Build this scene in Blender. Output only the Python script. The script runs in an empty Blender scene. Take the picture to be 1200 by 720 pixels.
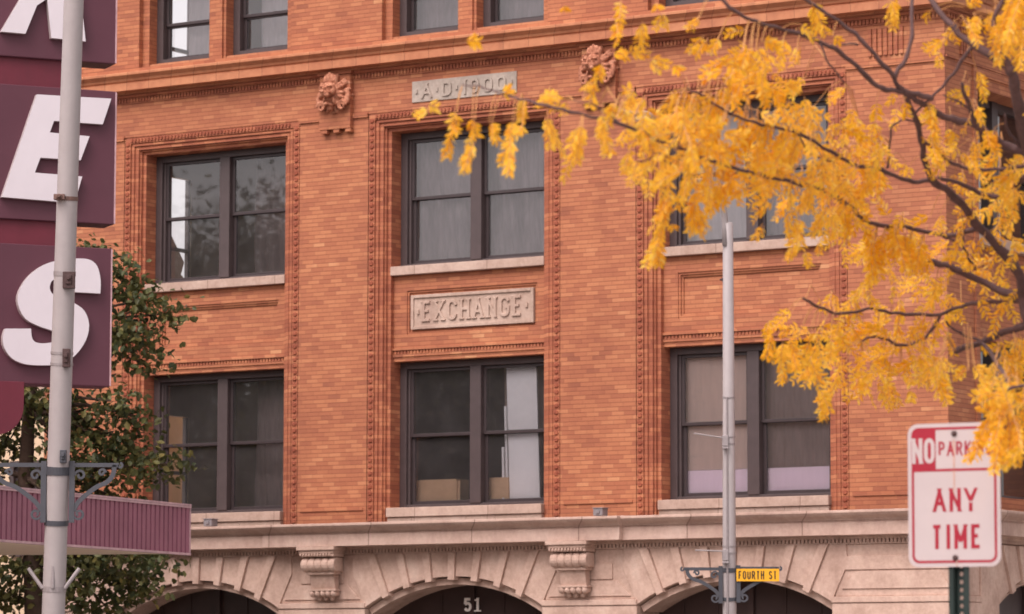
import bpy, bmesh, math, random
import numpy as np
from mathutils import Vector, Matrix
random.seed(7); rng = np.random.default_rng(7)
sc = bpy.context.scene
COL = sc.collection
R = math.radians

# ------------------------------------------------------------------ camera
YAW, PITCH, ROLL = R(32.6146), R(5.8406), R(0.0977)
FPX = 4294.07                       # focal length in pixels of the 1200 px wide photograph
CAM = Vector((29.5569, -47.0, 0.0)) # heights are measured from the photographer's eye
GROUND = -1.7
Fw = Vector((-math.sin(YAW)*math.cos(PITCH), math.cos(YAW)*math.cos(PITCH), math.sin(PITCH)))
R0 = Vector((math.cos(YAW), math.sin(YAW), 0)); F0 = Vector((-math.sin(YAW), math.cos(YAW), 0))
U0 = R0.cross(Fw)
Rt = R0*math.cos(ROLL) + U0*math.sin(ROLL)
Up = -R0*math.sin(ROLL) + U0*math.cos(ROLL)
cd = bpy.data.cameras.new('camera'); cam = bpy.data.objects.new('camera', cd); COL.objects.link(cam)
cam.matrix_world = Matrix(((Rt.x, Up.x, -Fw.x, CAM.x), (Rt.y, Up.y, -Fw.y, CAM.y), (Rt.z, Up.z, -Fw.z, CAM.z), (0, 0, 0, 1)))
cd.sensor_width = 36; cd.sensor_fit = 'HORIZONTAL'; cd.lens = 36*FPX/1200
cd.clip_start = 0.5; cd.clip_end = 2000
cd.dof.use_dof = True; cd.dof.focus_distance = 27.0; cd.dof.aperture_fstop = (cd.lens/1000)/0.0175
sc.camera = cam

# ------------------------------------------------------------------ sky and sun (high thin overcast)
SUN_EL, SUN_AZ = R(52), R(184)      # azimuth clockwise from +Y
w = bpy.data.worlds.new('World'); sc.world = w; w.use_nodes = True
nt = w.node_tree; nt.nodes.clear()
sky = nt.nodes.new('ShaderNodeTexSky'); sky.sky_type = 'NISHITA'; sky.sun_disc = False
sky.sun_elevation = SUN_EL; sky.sun_rotation = SUN_AZ; sky.air_density = 1.0; sky.dust_density = 4.0; sky.ozone_density = 1.0
hs = nt.nodes.new('ShaderNodeHueSaturation'); hs.inputs['Saturation'].default_value = 0.12
tint = nt.nodes.new('ShaderNodeMix'); tint.data_type = 'RGBA'; tint.blend_type = 'MULTIPLY'
tint.inputs['Factor'].default_value = 1.0; tint.inputs['B'].default_value = (1.0, 0.92, 0.925, 1)
bg = nt.nodes.new('ShaderNodeBackground'); bg.inputs['Strength'].default_value = 0.15
ow = nt.nodes.new('ShaderNodeOutputWorld')
nt.links.new(sky.outputs[0], hs.inputs['Color']); nt.links.new(hs.outputs[0], tint.inputs['A'])
nt.links.new(tint.outputs['Result'], bg.inputs[0]); nt.links.new(bg.outputs[0], ow.inputs[0])
sd = bpy.data.lights.new('sun', 'SUN'); sd.energy = 1.0; sd.angle = R(40); sd.color = (1.0, 0.93, 0.9)
sun = bpy.data.objects.new('sun', sd); COL.objects.link(sun)
sdir = Vector((math.sin(SUN_AZ)*math.cos(SUN_EL), math.cos(SUN_AZ)*math.cos(SUN_EL), math.sin(SUN_EL)))
sun.rotation_euler = sdir.to_track_quat('Z', 'Y').to_euler()
vs = sc.view_settings; vs.view_transform = 'Standard'; vs.look = 'None'; vs.exposure = 0.72; vs.gamma = 1.0; vs.use_curve_mapping = False
sc.render.engine = 'CYCLES'
sc.cycles.max_bounces = 8; sc.cycles.transparent_max_bounces = 16; sc.cycles.use_denoising = True

# ------------------------------------------------------------------ helpers
def ray(u, v): return Fw + Rt*((u-600)/FPX) + Up*((360-v)/FPX)
def at(u, v, d): return CAM + ray(u, v)*d
def on_plane(u, v, P, N):
    r = ray(u, v); return CAM + r*((P-CAM).dot(N)/r.dot(N))

class MB:
    def __init__(s): s.v = []; s.f = []; s.smooth = False
    def add(s, vs, fs):
        n = len(s.v); s.v += [tuple(p) for p in vs]; s.f += [tuple(i+n for i in f) for f in fs]; return s
    def box(s, x0, x1, y0, y1, z0, z1, M=None):
        if x0 > x1: x0, x1 = x1, x0
        if y0 > y1: y0, y1 = y1, y0
        if z0 > z1: z0, z1 = z1, z0
        vs = [Vector(p) for p in ((x0,y0,z0),(x1,y0,z0),(x1,y1,z0),(x0,y1,z0),(x0,y0,z1),(x1,y0,z1),(x1,y1,z1),(x0,y1,z1))]
        if M is not None: vs = [M @ p for p in vs]
        return s.add(vs, [(0,3,2,1),(4,5,6,7),(0,1,5,4),(1,2,6,5),(2,3,7,6),(3,0,4,7)])
    def prism(s, poly, d0, d1, fr):
        """poly in 2D, extruded from d0 to d1; fr(a, b, d) -> world point. Concave polygons are triangulated."""
        from mathutils.geometry import tessellate_polygon
        n = len(poly)
        A = [fr(a, b, d0) for a, b in poly]; B = [fr(a, b, d1) for a, b in poly]
        tri = tessellate_polygon([[Vector((a, b, 0)) for a, b in poly]])
        fs = [tuple(t) for t in tri] + [tuple(i+n for i in reversed(t)) for t in tri]
        fs += [(i, (i+1) % n, (i+1) % n+n, i+n) for i in range(n)]
        return s.add(A+B, fs)
    def tube(s, pts, rad, n=8, cap=True, squash=None):
        pts = [Vector(p) for p in pts]
        if not hasattr(rad, '__len__'): rad = [rad]*len(pts)
        t0 = (pts[1]-pts[0]).normalized()
        nx = t0.orthogonal().normalized(); vs = []; m = len(pts)
        for i, p in enumerate(pts):
            t = (pts[min(i+1, m-1)]-pts[max(i-1, 0)]).normalized()
            nx = (nx - t*nx.dot(t)).normalized(); ny = t.cross(nx)
            for k in range(n):
                a = 2*math.pi*k/n; vs.append(p + nx*(rad[i]*math.cos(a)) + ny*(rad[i]*math.sin(a)))
        fs = [(i*n+k, i*n+(k+1) % n, (i+1)*n+(k+1) % n, (i+1)*n+k) for i in range(m-1) for k in range(n)]
        if cap: fs += [tuple(range(n-1, -1, -1)), tuple(range((m-1)*n, m*n))]
        return s.add(vs, fs)
    def ell(s, c, r, n=12, m=8, M=None):
        vs = []; c = Vector(c)
        for j in range(1, m):
            th = math.pi*j/m
            for k in range(n):
                a = 2*math.pi*k/n
                p = Vector((r[0]*math.sin(th)*math.cos(a), r[1]*math.sin(th)*math.sin(a), r[2]*math.cos(th)))
                if M is not None: p = M @ p
                vs.append(c+p)
        t = Vector((0, 0, r[2])); b = -t
        if M is not None: t = M @ t; b = M @ b
        vs += [c+t, c+b]; T = len(vs)-2; B = T+1
        fs = [(j*n+k, (j+1)*n+k, (j+1)*n+(k+1) % n, j*n+(k+1) % n) for j in range(m-2) for k in range(n)]
        fs += [(T, k, (k+1) % n) for k in range(n)] + [(B, (m-2)*n+(k+1) % n, (m-2)*n+k) for k in range(n)]
        return s.add(vs, fs)
    def build(s, name, mat, parent=None, smooth=False, bevel=0, fix=True):
        me = bpy.data.meshes.new(name); me.from_pydata(s.v, [], s.f); me.materials.append(mat)
        if fix:
            bm = bmesh.new(); bm.from_mesh(me); bmesh.ops.recalc_face_normals(bm, faces=bm.faces); bm.to_mesh(me); bm.free()
        if smooth: me.polygons.foreach_set('use_smooth', [True]*len(me.polygons))
        o = bpy.data.objects.new(name, me); COL.objects.link(o)
        if parent is not None: o.parent = parent; o.matrix_parent_inverse = parent.matrix_world.inverted() if parent.type != 'EMPTY' else Matrix.Translation(-parent.location)
        if bevel:
            b = o.modifiers.new('bevel', 'BEVEL'); b.width = bevel; b.segments = 2; b.limit_method = 'ANGLE'; b.angle_limit = R(40)
        return o
def tag(o, label=None, cat=None, group=None, kind=None):
    if label: o['label'] = label
    if cat: o['category'] = cat
    if group: o['group'] = group
    if kind: o['kind'] = kind
    return o
def thing(name, loc, label, cat, group=None):
    o = bpy.data.objects.new(name, None); COL.objects.link(o); o.location = loc; o.empty_display_size = .2
    bpy.context.view_layer.update()
    return tag(o, label, cat, group)

# ------------------------------------------------------------------ materials
def lin(c):
    f = lambda x: (x/255)/12.92 if x/255 <= .04045 else ((x/255+.055)/1.055)**2.4
    return (f(c[0]), f(c[1]), f(c[2]), 1)
class N:
    def __init__(s, name):
        s.m = bpy.data.materials.new(name); s.m.use_nodes = True; s.t = s.m.node_tree; s.t.nodes.clear()
        s.out = s.t.nodes.new('ShaderNodeOutputMaterial')
    def n(s, typ, **k):
        o = s.t.nodes.new('ShaderNode'+typ)
        for a, b in k.items(): setattr(o, a, b)
        return o
    def l(s, a, b): s.t.links.new(a, b)
    def put(s, inp, v):
        if isinstance(v, bpy.types.NodeSocket): s.l(v, inp)
        else: inp.default_value = v
    def math(s, op, a, b=None, c=None):
        o = s.n('Math', operation=op); s.put(o.inputs[0], a)
        if b is not None: s.put(o.inputs[1], b)
        if c is not None: s.put(o.inputs[2], c)
        return o.outputs[0]
    def mix(s, f, a, b, mode='MIX'):
        o = s.n('Mix', data_type='RGBA', blend_type=mode); s.put(o.inputs['Factor'], f); s.put(o.inputs['A'], a); s.put(o.inputs['B'], b)
        return o.outputs['Result']
    def ramp(s, f, stops):
        o = s.n('ValToRGB'); e = o.color_ramp.elements
        while len(e) < len(stops): e.new(.5)
        for i, (p, c) in enumerate(stops): e[i].position = p; e[i].color = c if len(c) == 4 else (*c, 1)
        s.l(f, o.inputs[0]); return o.outputs[0]
    def noise(s, scale, detail=4, rough=.55, vec=None, sc3=None):
        o = s.n('TexNoise'); o.inputs['Scale'].default_value = scale; o.inputs['Detail'].default_value = detail; o.inputs['Roughness'].default_value = rough
        if vec is None: vec = s.pos()
        if sc3:
            mp = s.n('Mapping'); mp.inputs['Scale'].default_value = sc3; s.l(vec, mp.inputs[0]); vec = mp.outputs[0]
        s.l(vec, o.inputs[0]); return o.outputs[0]
    def pos(s):
        if not hasattr(s, '_p'): s._p = s.n('NewGeometry')
        return s._p.outputs['Position']
    def bump(s, h, strength=.3, dist=.01):
        b = s.n('Bump'); b.inputs['Strength'].default_value = strength; b.inputs['Distance'].default_value = dist; s.l(h, b.inputs['Height']); return b.outputs[0]
    def bsdf(s, col, rough=.6, normal=None, metal=0, spec=.4):
        b = s.n('BsdfPrincipled'); s.put(b.inputs['Base Color'], col); s.put(b.inputs['Roughness'], rough); b.inputs['Metallic'].default_value = metal
        b.inputs['Specular IOR Level'].default_value = spec
        if normal is not None: s.l(normal, b.inputs['Normal'])
        s.l(b.outputs[0], s.out.inputs[0]); return s.m

def brick_material(name, tones, mortar, dirt=.35):
    k = N(name); sp = k.n('SeparateXYZ'); k.l(k.pos(), sp.inputs[0])
    H, L = .0656, .222
    hx = k.math('ADD', sp.outputs[0], sp.outputs[1]); hx = k.math('ADD', hx, 100.03)
    zz = k.math('DIVIDE', k.math('ADD', sp.outputs[2], 10.0), H)
    row = k.math('FLOOR', zz); fz = k.math('FRACT', zz)
    wr = k.n('TexWhiteNoise', noise_dimensions='1D'); k.l(row, wr.inputs['W'])
    off = k.math('ADD', k.math('MULTIPLY', k.math('MODULO', row, 2.0), .5), k.math('MULTIPLY', wr.outputs['Value'], .34))
    xx = k.math('ADD', k.math('DIVIDE', hx, L), off)
    colm = k.math('FLOOR', xx); fx = k.math('FRACT', xx)
    cb = k.n('CombineXYZ'); k.l(colm, cb.inputs[0]); k.l(row, cb.inputs[1])
    wn = k.n('TexWhiteNoise', noise_dimensions='2D'); k.l(cb.outputs[0], wn.inputs['Vector'])
    patch = k.noise(.9, 3, .6)
    t = k.math('ADD', k.math('MULTIPLY', wn.outputs['Value'], .80), k.math('MULTIPLY', k.math('SUBTRACT', patch, .5), .8)); t = k.math('ADD', t, .08)
    c = k.ramp(t, tones)
    fine = k.noise(60, 3, .6)
    c = k.mix(.25, c, k.ramp(fine, [(.3, (.35,.35,.35)), (.7, (.75,.75,.75))]), 'OVERLAY')
    soot = k.noise(.55, 5, .6, sc3=(1, 1, .45))
    sm = k.ramp(soot, [(.48, (0,0,0)), (.72, (1,1,1))])
    c = k.mix(k.math('MULTIPLY', sm, dirt), c, lin((120, 68, 52)))
    # joints: thin, slightly darker and uneven
    def edge(f, wdt):
        a = k.math('SUBTRACT', .5, k.math('ABSOLUTE', k.math('SUBTRACT', f, .5)))
        return k.math('LESS_THAN', a, wdt)
    jm = k.math('MAXIMUM', edge(fz, .085), k.math('MULTIPLY', edge(fx, .02), .6))
    c = k.mix(k.math('MULTIPLY', jm, .7), c, mortar)
    hgt = k.math('SUBTRACT', k.math('ADD', k.math('MULTIPLY', fine, .3), k.math('MULTIPLY', wn.outputs['Value'], .35)), jm)
    return k.bsdf(c, .8, k.bump(hgt, .5, .006), spec=.25)

TONES = [(.0, lin((144, 88, 67))), (.15, lin((161, 99, 73))), (.42, lin((169, 106, 77))), (.7, lin((176, 113, 81))), (.9, lin((184, 122, 88))), (1.0, lin((198, 142, 103)))]
M = {}
M['brick'] = brick_material('orange_brick', TONES, lin((124, 74, 56)))
M['brick_red'] = brick_material('red_brick_trim', [(.0, lin((142, 82, 62))), (.4, lin((160, 95, 70))), (.7, lin((171, 106, 77))), (.95, lin((188, 124, 90)))], lin((122, 72, 56)))
def terracotta():
    k = N('terracotta'); n = k.noise(7, 6, .6); sp = k.n('SeparateXYZ'); k.l(k.pos(), sp.inputs[0])
    c = k.ramp(n, [(.3, lin((164, 102, 74))), (.55, lin((184, 120, 86))), (.75, lin((196, 134, 98)))])
    b = k.math('DIVIDE', k.math('ADD', k.math('ADD', sp.outputs[0], sp.outputs[1]), 50), .46); fl = k.math('FLOOR', b); fr = k.math('FRACT', b)
    wn = k.n('TexWhiteNoise', noise_dimensions='1D'); k.l(fl, wn.inputs['W'])
    c = k.mix(.3, c, k.ramp(wn.outputs[0], [(0, lin((160, 98, 72))), (1, lin((200, 142, 102)))]))
    c = k.mix(k.math('MULTIPLY', k.math('LESS_THAN', fr, .022), .6), c, lin((96, 54, 42)))
    st = k.ramp(k.noise(2.5, 5, .65, sc3=(1, 1, .25)), [(.52, (0,0,0)), (.75, (1,1,1))])
    c = k.mix(k.math('MULTIPLY', st, .35), c, lin((120, 78, 62)))
    return k.bsdf(c, .7, k.bump(k.noise(40, 3), .15, .004), spec=.3)
M['terra'] = terracotta()
M['bead'] = brick_material('dark_red_beads', [(.0, lin((132, 70, 52))), (.5, lin((149, 82, 60))), (1, lin((162, 94, 69)))], lin((128, 68, 52)))
def carved():
    k = N('carved_terracotta'); n = k.noise(14, 6, .65)
    c = k.ramp(n, [(.3, lin((120, 76, 60))), (.5, lin((172, 112, 86))), (.72, lin((204, 150, 122)))])
    return k.bsdf(c, .75, k.bump(k.noise(50, 3), .2, .004), spec=.25)
M['carved'] = carved()
def stone(name, a, b, cc, joint=0, stain=.4):
    k = N(name); n = k.noise(3, 6, .6)
    c = k.ramp(n, [(.3, lin(a)), (.55, lin(b)), (.75, lin(cc))])
    c = k.mix(.18, c, k.ramp(k.noise(18, 4, .7), [(.35, lin((120, 98, 88))), (.65, lin((214, 190, 174)))]))
    sp = k.n('SeparateXYZ'); k.l(k.pos(), sp.inputs[0])
    st = k.ramp(k.noise(1.6, 6, .7, sc3=(1, 1, .35)), [(.5, (0,0,0)), (.74, (1,1,1))])
    c = k.mix(k.math('MULTIPLY', st, stain), c, lin((128, 94, 84)))
    if joint:
        bb = k.math('DIVIDE', k.math('ADD', k.math('ADD', sp.outputs[0], sp.outputs[1]), 60.35), joint); fl = k.math('FLOOR', bb)
        wn = k.n('TexWhiteNoise', noise_dimensions='1D'); k.l(fl, wn.inputs['W'])
        c = k.mix(.22, c, k.ramp(wn.outputs[0], [(0, lin((170, 132, 116))), (1, lin((216, 184, 168)))]))
        c = k.mix(k.math('MULTIPLY', k.math('LESS_THAN', k.math('FRACT', bb), .009), .7), c, lin((110, 82, 72)))
    return k.bsdf(c, .8, k.bump(k.noise(45, 4), .2, .004), spec=.2)
M['stone'] = stone('pink_limestone', (178, 147, 131), (200, 168, 152), (212, 184, 168))
M['stone_j'] = stone('cornice_limestone', (180, 150, 136), (202, 172, 158), (214, 188, 174), joint=1.9, stain=.5)
M['sill'] = stone('sill_limestone', (158, 135, 121), (182, 158, 144), (198, 177, 163), joint=1.35)
M['plaque'] = stone('plaque_limestone', (164, 138, 123), (184, 158, 143), (198, 174, 158), stain=.45)
M['date'] = stone('grey_plaque_stone', (152, 141, 131), (170, 158, 147), (184, 173, 162), stain=.5)
def paint(name, c, rough=.5, var=.12, scale=6, spec=.4, metal=0, dirt=None, dirtc=(70, 55, 50)):
    k = N(name); base = lin(c); lo = tuple(x*(1-var) for x in base[:3])+(1,); hi = tuple(min(1, x*(1+var)) for x in base[:3])+(1,)
    col = k.ramp(k.noise(scale, 5, .6), [(.3, lo), (.7, hi)])
    if dirt:
        dm = k.ramp(k.noise(scale*1.7, 6, .7, sc3=(1, 1, .3)), [(.5, (0,0,0)), (.78, (1,1,1))])
        col = k.mix(k.math('MULTIPLY', dm, dirt), col, lin(dirtc))
    return k.bsdf(col, rough, k.bump(k.noise(scale*9, 3), .08, .003), metal=metal, spec=spec)
M['frame'] = paint('dark_bronze_paint', (76, 64, 64), .45, .1)
M['sash'] = paint('dark_sash_paint', (62, 52, 53), .4, .1)
M['door'] = paint('dark_door_paint', (62, 46, 44), .4, .1)
M['inside'] = paint('interior_plaster', (112, 100, 96), .9, .1, 2)
M['inside_dark'] = paint('interior_dark_wall', (112, 102, 102), .9, .15, 2)
M['cream'] = paint('cream_stucco', (214, 186, 156), .9, .06, 1.5, dirt=.2, dirtc=(150, 125, 105))
M['purple'] = paint('plum_sign_paint', (93, 52, 64), .5, .07, 1.6, dirt=.25, dirtc=(92, 62, 70))
M['maroon'] = paint('maroon_sign_paint', (108, 40, 54), .5, .12, 2.5, dirt=.35, dirtc=(84, 44, 54))
M['letter'] = paint('white_sign_enamel', (222, 213, 218), .45, .03, 2, dirt=.1, dirtc=(190, 176, 180))
M['letter_edge'] = paint('grey_letter_return', (176, 162, 162), .5, .08)
M['fascia'] = paint('plum_corrugated_metal', (150, 96, 112), .45, .1, 3, dirt=.25, dirtc=(100, 60, 74))
M['fascia_trim'] = paint('pale_worn_trim', (196, 160, 164), .5, .2, 8, dirt=.4, dirtc=(120, 70, 84))
M['soffit'] = paint('beige_soffit', (244, 222, 200), .8, .05, 1)
M['pole'] = paint('grey_pole_paint', (166, 156, 155), .5, .05, 5, dirt=.3, dirtc=(150, 138, 136))
M['galv'] = paint('galvanized_steel', (158, 148, 148), .45, .12, 20, metal=.3)
M['rusty'] = paint('rusty_clamp', (112, 84, 76), .7, .3, 30)
M['iron'] = paint('dark_iron_bracket', (72, 72, 78), .5, .1, 10)
M['street_yellow'] = paint('yellow_street_sign', (236, 170, 34), .4, .03, 4)
M['black'] = paint('black_lettering', (46, 36, 30), .5, .05)
M['sign_white'] = paint('weathered_white_sheeting', (184, 169, 168), .4, .03, 9, dirt=.25, dirtc=(196, 172, 162))
M['sign_red'] = paint('sign_red_ink', (152, 18, 42), .4, .06, 20)
M['sign_post'] = paint('green_sign_post', (24, 38, 34), .5, .15, 12)
M['bolt'] = paint('dark_rusty_bolt', (74, 52, 50), .6, .2, 60)
M['rust'] = paint('rust_streak', (188, 150, 136), .6, .1, 40)
M['white_num'] = paint('white_house_number', (226, 216, 208), .5, .03)
M['asphalt'] = paint('asphalt', (104, 101, 98), .9, .15, 3)
M['concrete'] = paint('pavement_concrete', (150, 144, 138), .9, .08, 2)
M['kerb'] = paint('kerb_stone', (160, 154, 148), .85, .08, 4)
M['boxgrey'] = paint('grey_box_metal', (128, 122, 125), .5, .08, 12)
M['card'] = paint('cardboard', (214, 178, 146), .85, .06, 8)
M['board'] = paint('white_board', (246, 242, 246), .6, .02, 3)
M['tin'] = paint('pale_green_can', (178, 206, 150), .5, .05, 8)
M['bark'] = paint('dark_branch_bark', (92, 68, 66), .85, .25, 40)
M['stalk'] = paint('tan_leaf_stalk', (196, 140, 84), .7, .15, 20)
M['bark2'] = paint('brown_trunk_bark', (84, 66, 56), .9, .25, 12)
def cloth(name, c, var=.1, transl=.25, folds=True):
    k = N(name); base = lin(c)
    lo = tuple(x*(1-var) for x in base[:3])+(1,); hi = tuple(min(1, x*(1+var)) for x in base[:3])+(1,)
    col = k.ramp(k.noise(5, 4, .6, sc3=(3, 3, .5)), [(.3, lo), (.7, hi)])
    d = k.n('BsdfDiffuse'); k.l(col, d.inputs[0]); t = k.n('BsdfTranslucent'); k.l(col, t.inputs[0])
    mx = k.n('MixShader'); mx.inputs[0].default_value = transl; k.l(d.outputs[0], mx.inputs[1]); k.l(t.outputs[0], mx.inputs[2]); k.l(mx.outputs[0], k.out.inputs[0])
    return k.m
M['sheer'] = cloth('pale_grey_sheer', (190, 182, 186))
M['plastic'] = cloth('grey_plastic_sheet', (138, 126, 130), .2)
M['blind'] = cloth('taupe_roller_blind', (238, 216, 208), .05, .4)
M['blind_dark'] = cloth('grey_brown_curtain', (150, 132, 130), .12)
M['lavender'] = cloth('lavender_panel', (248, 230, 246), .03, .1)
def glass():
    k = N('window_glass'); fr = k.n('Fresnel'); fr.inputs[0].default_value = 1.52
    bp = k.bump(k.noise(1.1, 2, .5), .12, .02)
    g = k.n('BsdfGlossy'); g.inputs['Roughness'].default_value = .03; g.inputs['Color'].default_value = (1, 1, 1, 1); k.l(bp, g.inputs['Normal'])
    t = k.n('BsdfTransparent'); t.inputs[0].default_value = (.95, .95, .95, 1)
    f = k.math('MINIMUM', k.math('MULTIPLY', fr.outputs[0], 1.9), 1.0)
    dd = k.n('BsdfDiffuse'); dd.inputs[0].default_value = (.62, .56, .56, 1)
    dm = k.n('MixShader'); k.l(k.math('ADD', k.math('MULTIPLY', k.noise(2.2, 5, .65), .07), .012), dm.inputs[0]); k.l(t.outputs[0], dm.inputs[1]); k.l(dd.outputs[0], dm.inputs[2])
    mx = k.n('MixShader'); k.l(f, mx.inputs[0]); k.l(dm.outputs[0], mx.inputs[1]); k.l(g.outputs[0], mx.inputs[2]); k.l(mx.outputs[0], k.out.inputs[0])
    return k.m
M['glass'] = glass()
def leafmat(name, stops, transl=.4, rough=.5):
    k = N(name); g = k.n('NewGeometry'); c = k.ramp(g.outputs['Random Per Island'], stops)
    c = k.mix(.35, c, k.ramp(k.noise(3, 3), [(.35, tuple(x*.8 for x in stops[0][1][:3])+(1,)), (.65, stops[-1][1])]))
    d = k.n('BsdfPrincipled'); k.l(c, d.inputs['Base Color']); d.inputs['Roughness'].default_value = rough; d.inputs['Specular IOR Level'].default_value = .3
    t = k.n('BsdfTranslucent'); k.l(c, t.inputs[0]); mx = k.n('MixShader'); mx.inputs[0].default_value = transl
    k.l(d.outputs[0], mx.inputs[1]); k.l(t.outputs[0], mx.inputs[2]); k.l(mx.outputs[0], k.out.inputs[0]); return k.m
M['yellow_leaf'] = leafmat('yellow_leaflets', [(0, lin((226, 140, 34))), (.06, lin((252, 178, 26))), (.6, lin((255, 198, 28))), (.9, lin((255, 204, 52))), (1, lin((255, 222, 120)))], .52, .75)
M['green_leaf'] = leafmat('green_leaves', [(0, lin((52, 63, 42))), (.4, lin((72, 84, 54))), (.8, lin((100, 106, 62))), (1, lin((140, 124, 70)))], .3)

# ------------------------------------------------------------------ stroke lettering
def arc(cx, cy, rx, ry, a0, a1, n=10): return [(cx+rx*math.cos(R(a0+(a1-a0)*i/n)), cy+ry*math.sin(R(a0+(a1-a0)*i/n))) for i in range(n+1)]
# glyphs on a 1-high cell: (width, strokes); strokes run along their centre line, inset by half a stroke afterwards
GL = {
 'A': (.62, [[(0, 0), (.31, 1), (.62, 0)], [(.11, .33), (.51, .33)]]),
 'C': (.55, [[(.55, .74)]+arc(.275, .74, .275, .26, 0, 180)[0:]+arc(.275, .26, .275, .26, 180, 360)]),
 'D': (.56, [[(0, 0), (0, 1), (.26, 1)]+arc(.26, .72, .30, .28, 90, 0)+arc(.26, .28, .30, .28, 0, -90)+[(0, 0)]]),
 'E': (.48, [[(.48, 1), (0, 1), (0, 0), (.48, 0)], [(0, .52), (.36, .52)]]),
 'F': (.48, [[(.48, 1), (0, 1), (0, 0)], [(0, .52), (.36, .52)]]),
 'G': (.58, [arc(.29, .72, .29, .28, 10, 180)+arc(.29, .28, .29, .28, 180, 360)+[(.58, .46), (.34, .46)]]),
 'H': (.54, [[(0, 0), (0, 1)], [(.54, 0), (.54, 1)], [(0, .52), (.54, .52)]]),
 'I': (.0, [[(0, 0), (0, 1)]]),
 'K': (.52, [[(0, 0), (0, 1)], [(.5, 1), (0, .38)], [(.17, .58), (.52, 0)]]),
 'M': (.66, [[(0, 0), (0, 1), (.33, .25), (.66, 1), (.66, 0)]]),
 'N': (.54, [[(0, 0), (0, 1), (.54, 0), (.54, 1)]]),
 'O': (.54, [arc(.27, .72, .27, .28, 0, 180)+arc(.27, .28, .27, .28, 180, 360)+[(.54, .72)]]),
 'P': (.52, [[(0, 0), (0, 1), (.27, 1)]+arc(.27, .74, .25, .26, 90, -90)+[(0, .48)]]),
 'R': (.54, [[(0, 0), (0, 1), (.27, 1)]+arc(.27, .75, .25, .25, 90, -90)+[(0, .5)], [(.27, .5), (.54, 0)]]),
 'S': (.52, [arc(.26, .75, .26, .25, 20, 270, 14)[:-1]+arc(.26, .25, .26, .25, 90, -160, 14)]),
 'T': (.54, [[(0, 1), (.54, 1)], [(.27, 1), (.27, 0)]]),
 'U': (.54, [[(0, 1), (0, .28)]+arc(.27, .28, .27, .28, 180, 360)+[(.54, 1)]]),
 'X': (.58, [[(0, 0), (.58, 1)], [(0, 1), (.58, 0)]]),
 'Y': (.58, [[(0, 1), (.29, .45), (.58, 1)], [(.29, .45), (.29, 0)]]),
 '1': (.16, [[(0, .8), (.16, 1), (.16, 0)]]),
 '5': (.5, [[(.46, 1), (.06, 1), (.02, .55)]+arc(.24, .32, .26, .32, 125, -150, 14)]),
 '9': (.52, [arc(.26, .7, .26, .3, 0, 360, 18), [(.52, .7), (.50, .3), (.40, .06), (.26, 0), (.06, .08)]]),
 '0': (.54, [arc(.27, .72, .27, .28, 0, 180)+arc(.27, .28, .27, .28, 180, 360)+[(.54, .72)]]),
 '.': (.0, [[(0, .44), (0, .56)]]), '-': (.16, [[(0, .5), (.16, .5)]]),
}
SERIF = {'E': [(0, 0), (0, 1)], 'X': [(0, 0), (.58, 0), (0, 1), (.58, 1)], 'H': [(0, 0), (.54, 0), (0, 1), (.54, 1)], 'A': [(0, 0), (.62, 0)], 'N': [(0, 0), (0, 1), (.54, 1)],
         'D': [(0, 0), (0, 1)], '1': [(.16, 0)], '5': []}
def stroke(mb, pts, wd, d0, d1, fr):
    """thick polyline with mitred corners as one extruded ribbon"""
    pts = [Vector(p) for p in pts]
    q = [pts[0]]
    for p in pts[1:]:
        if (p-q[-1]).length > 1e-6: q.append(p)
    pts = q; m = len(pts); closed = (pts[0]-pts[-1]).length < 1e-5
    if closed: pts = pts[:-1]; m -= 1
    Ls, Rs = [], []
    for i in range(m):
        a = pts[(i-1) % m] if (closed or i > 0) else None; b = pts[(i+1) % m] if (closed or i < m-1) else None
        t1 = (pts[i]-a).normalized() if a is not None else None; t2 = (b-pts[i]).normalized() if b is not None else None
        if t1 is None: t1 = t2
        if t2 is None: t2 = t1
        n1 = Vector((-t1.y, t1.x)); n2 = Vector((-t2.y, t2.x)); nn = (n1+n2)
        if nn.length < 1e-4: nn = n1
        nn.normalize(); k = wd/2/max(.35, nn.dot(n1))
        Ls.append(pts[i]+nn*k); Rs.append(pts[i]-nn*k)
    vs = []
    for a, b in zip(Ls, Rs): vs += [fr(a.x, a.y, d0), fr(b.x, b.y, d0), fr(a.x, a.y, d1), fr(b.x, b.y, d1)]
    fs = []
    for i in range(m if closed else m-1):
        j = (i+1) % m; a, b = 4*i, 4*j
        fs += [(a, b, b+1, a+1), (a+2, a+3, b+3, b+2), (a, a+2, b+2, b), (a+1, b+1, b+3, a+3)]
    if not closed: fs += [(0, 1, 3, 2), (4*m-4, 4*m-2, 4*m-1, 4*m-3)]
    mb.add(vs, fs)
import itertools
_z = itertools.cycle([0, .00012, .00024, .00036])
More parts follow.
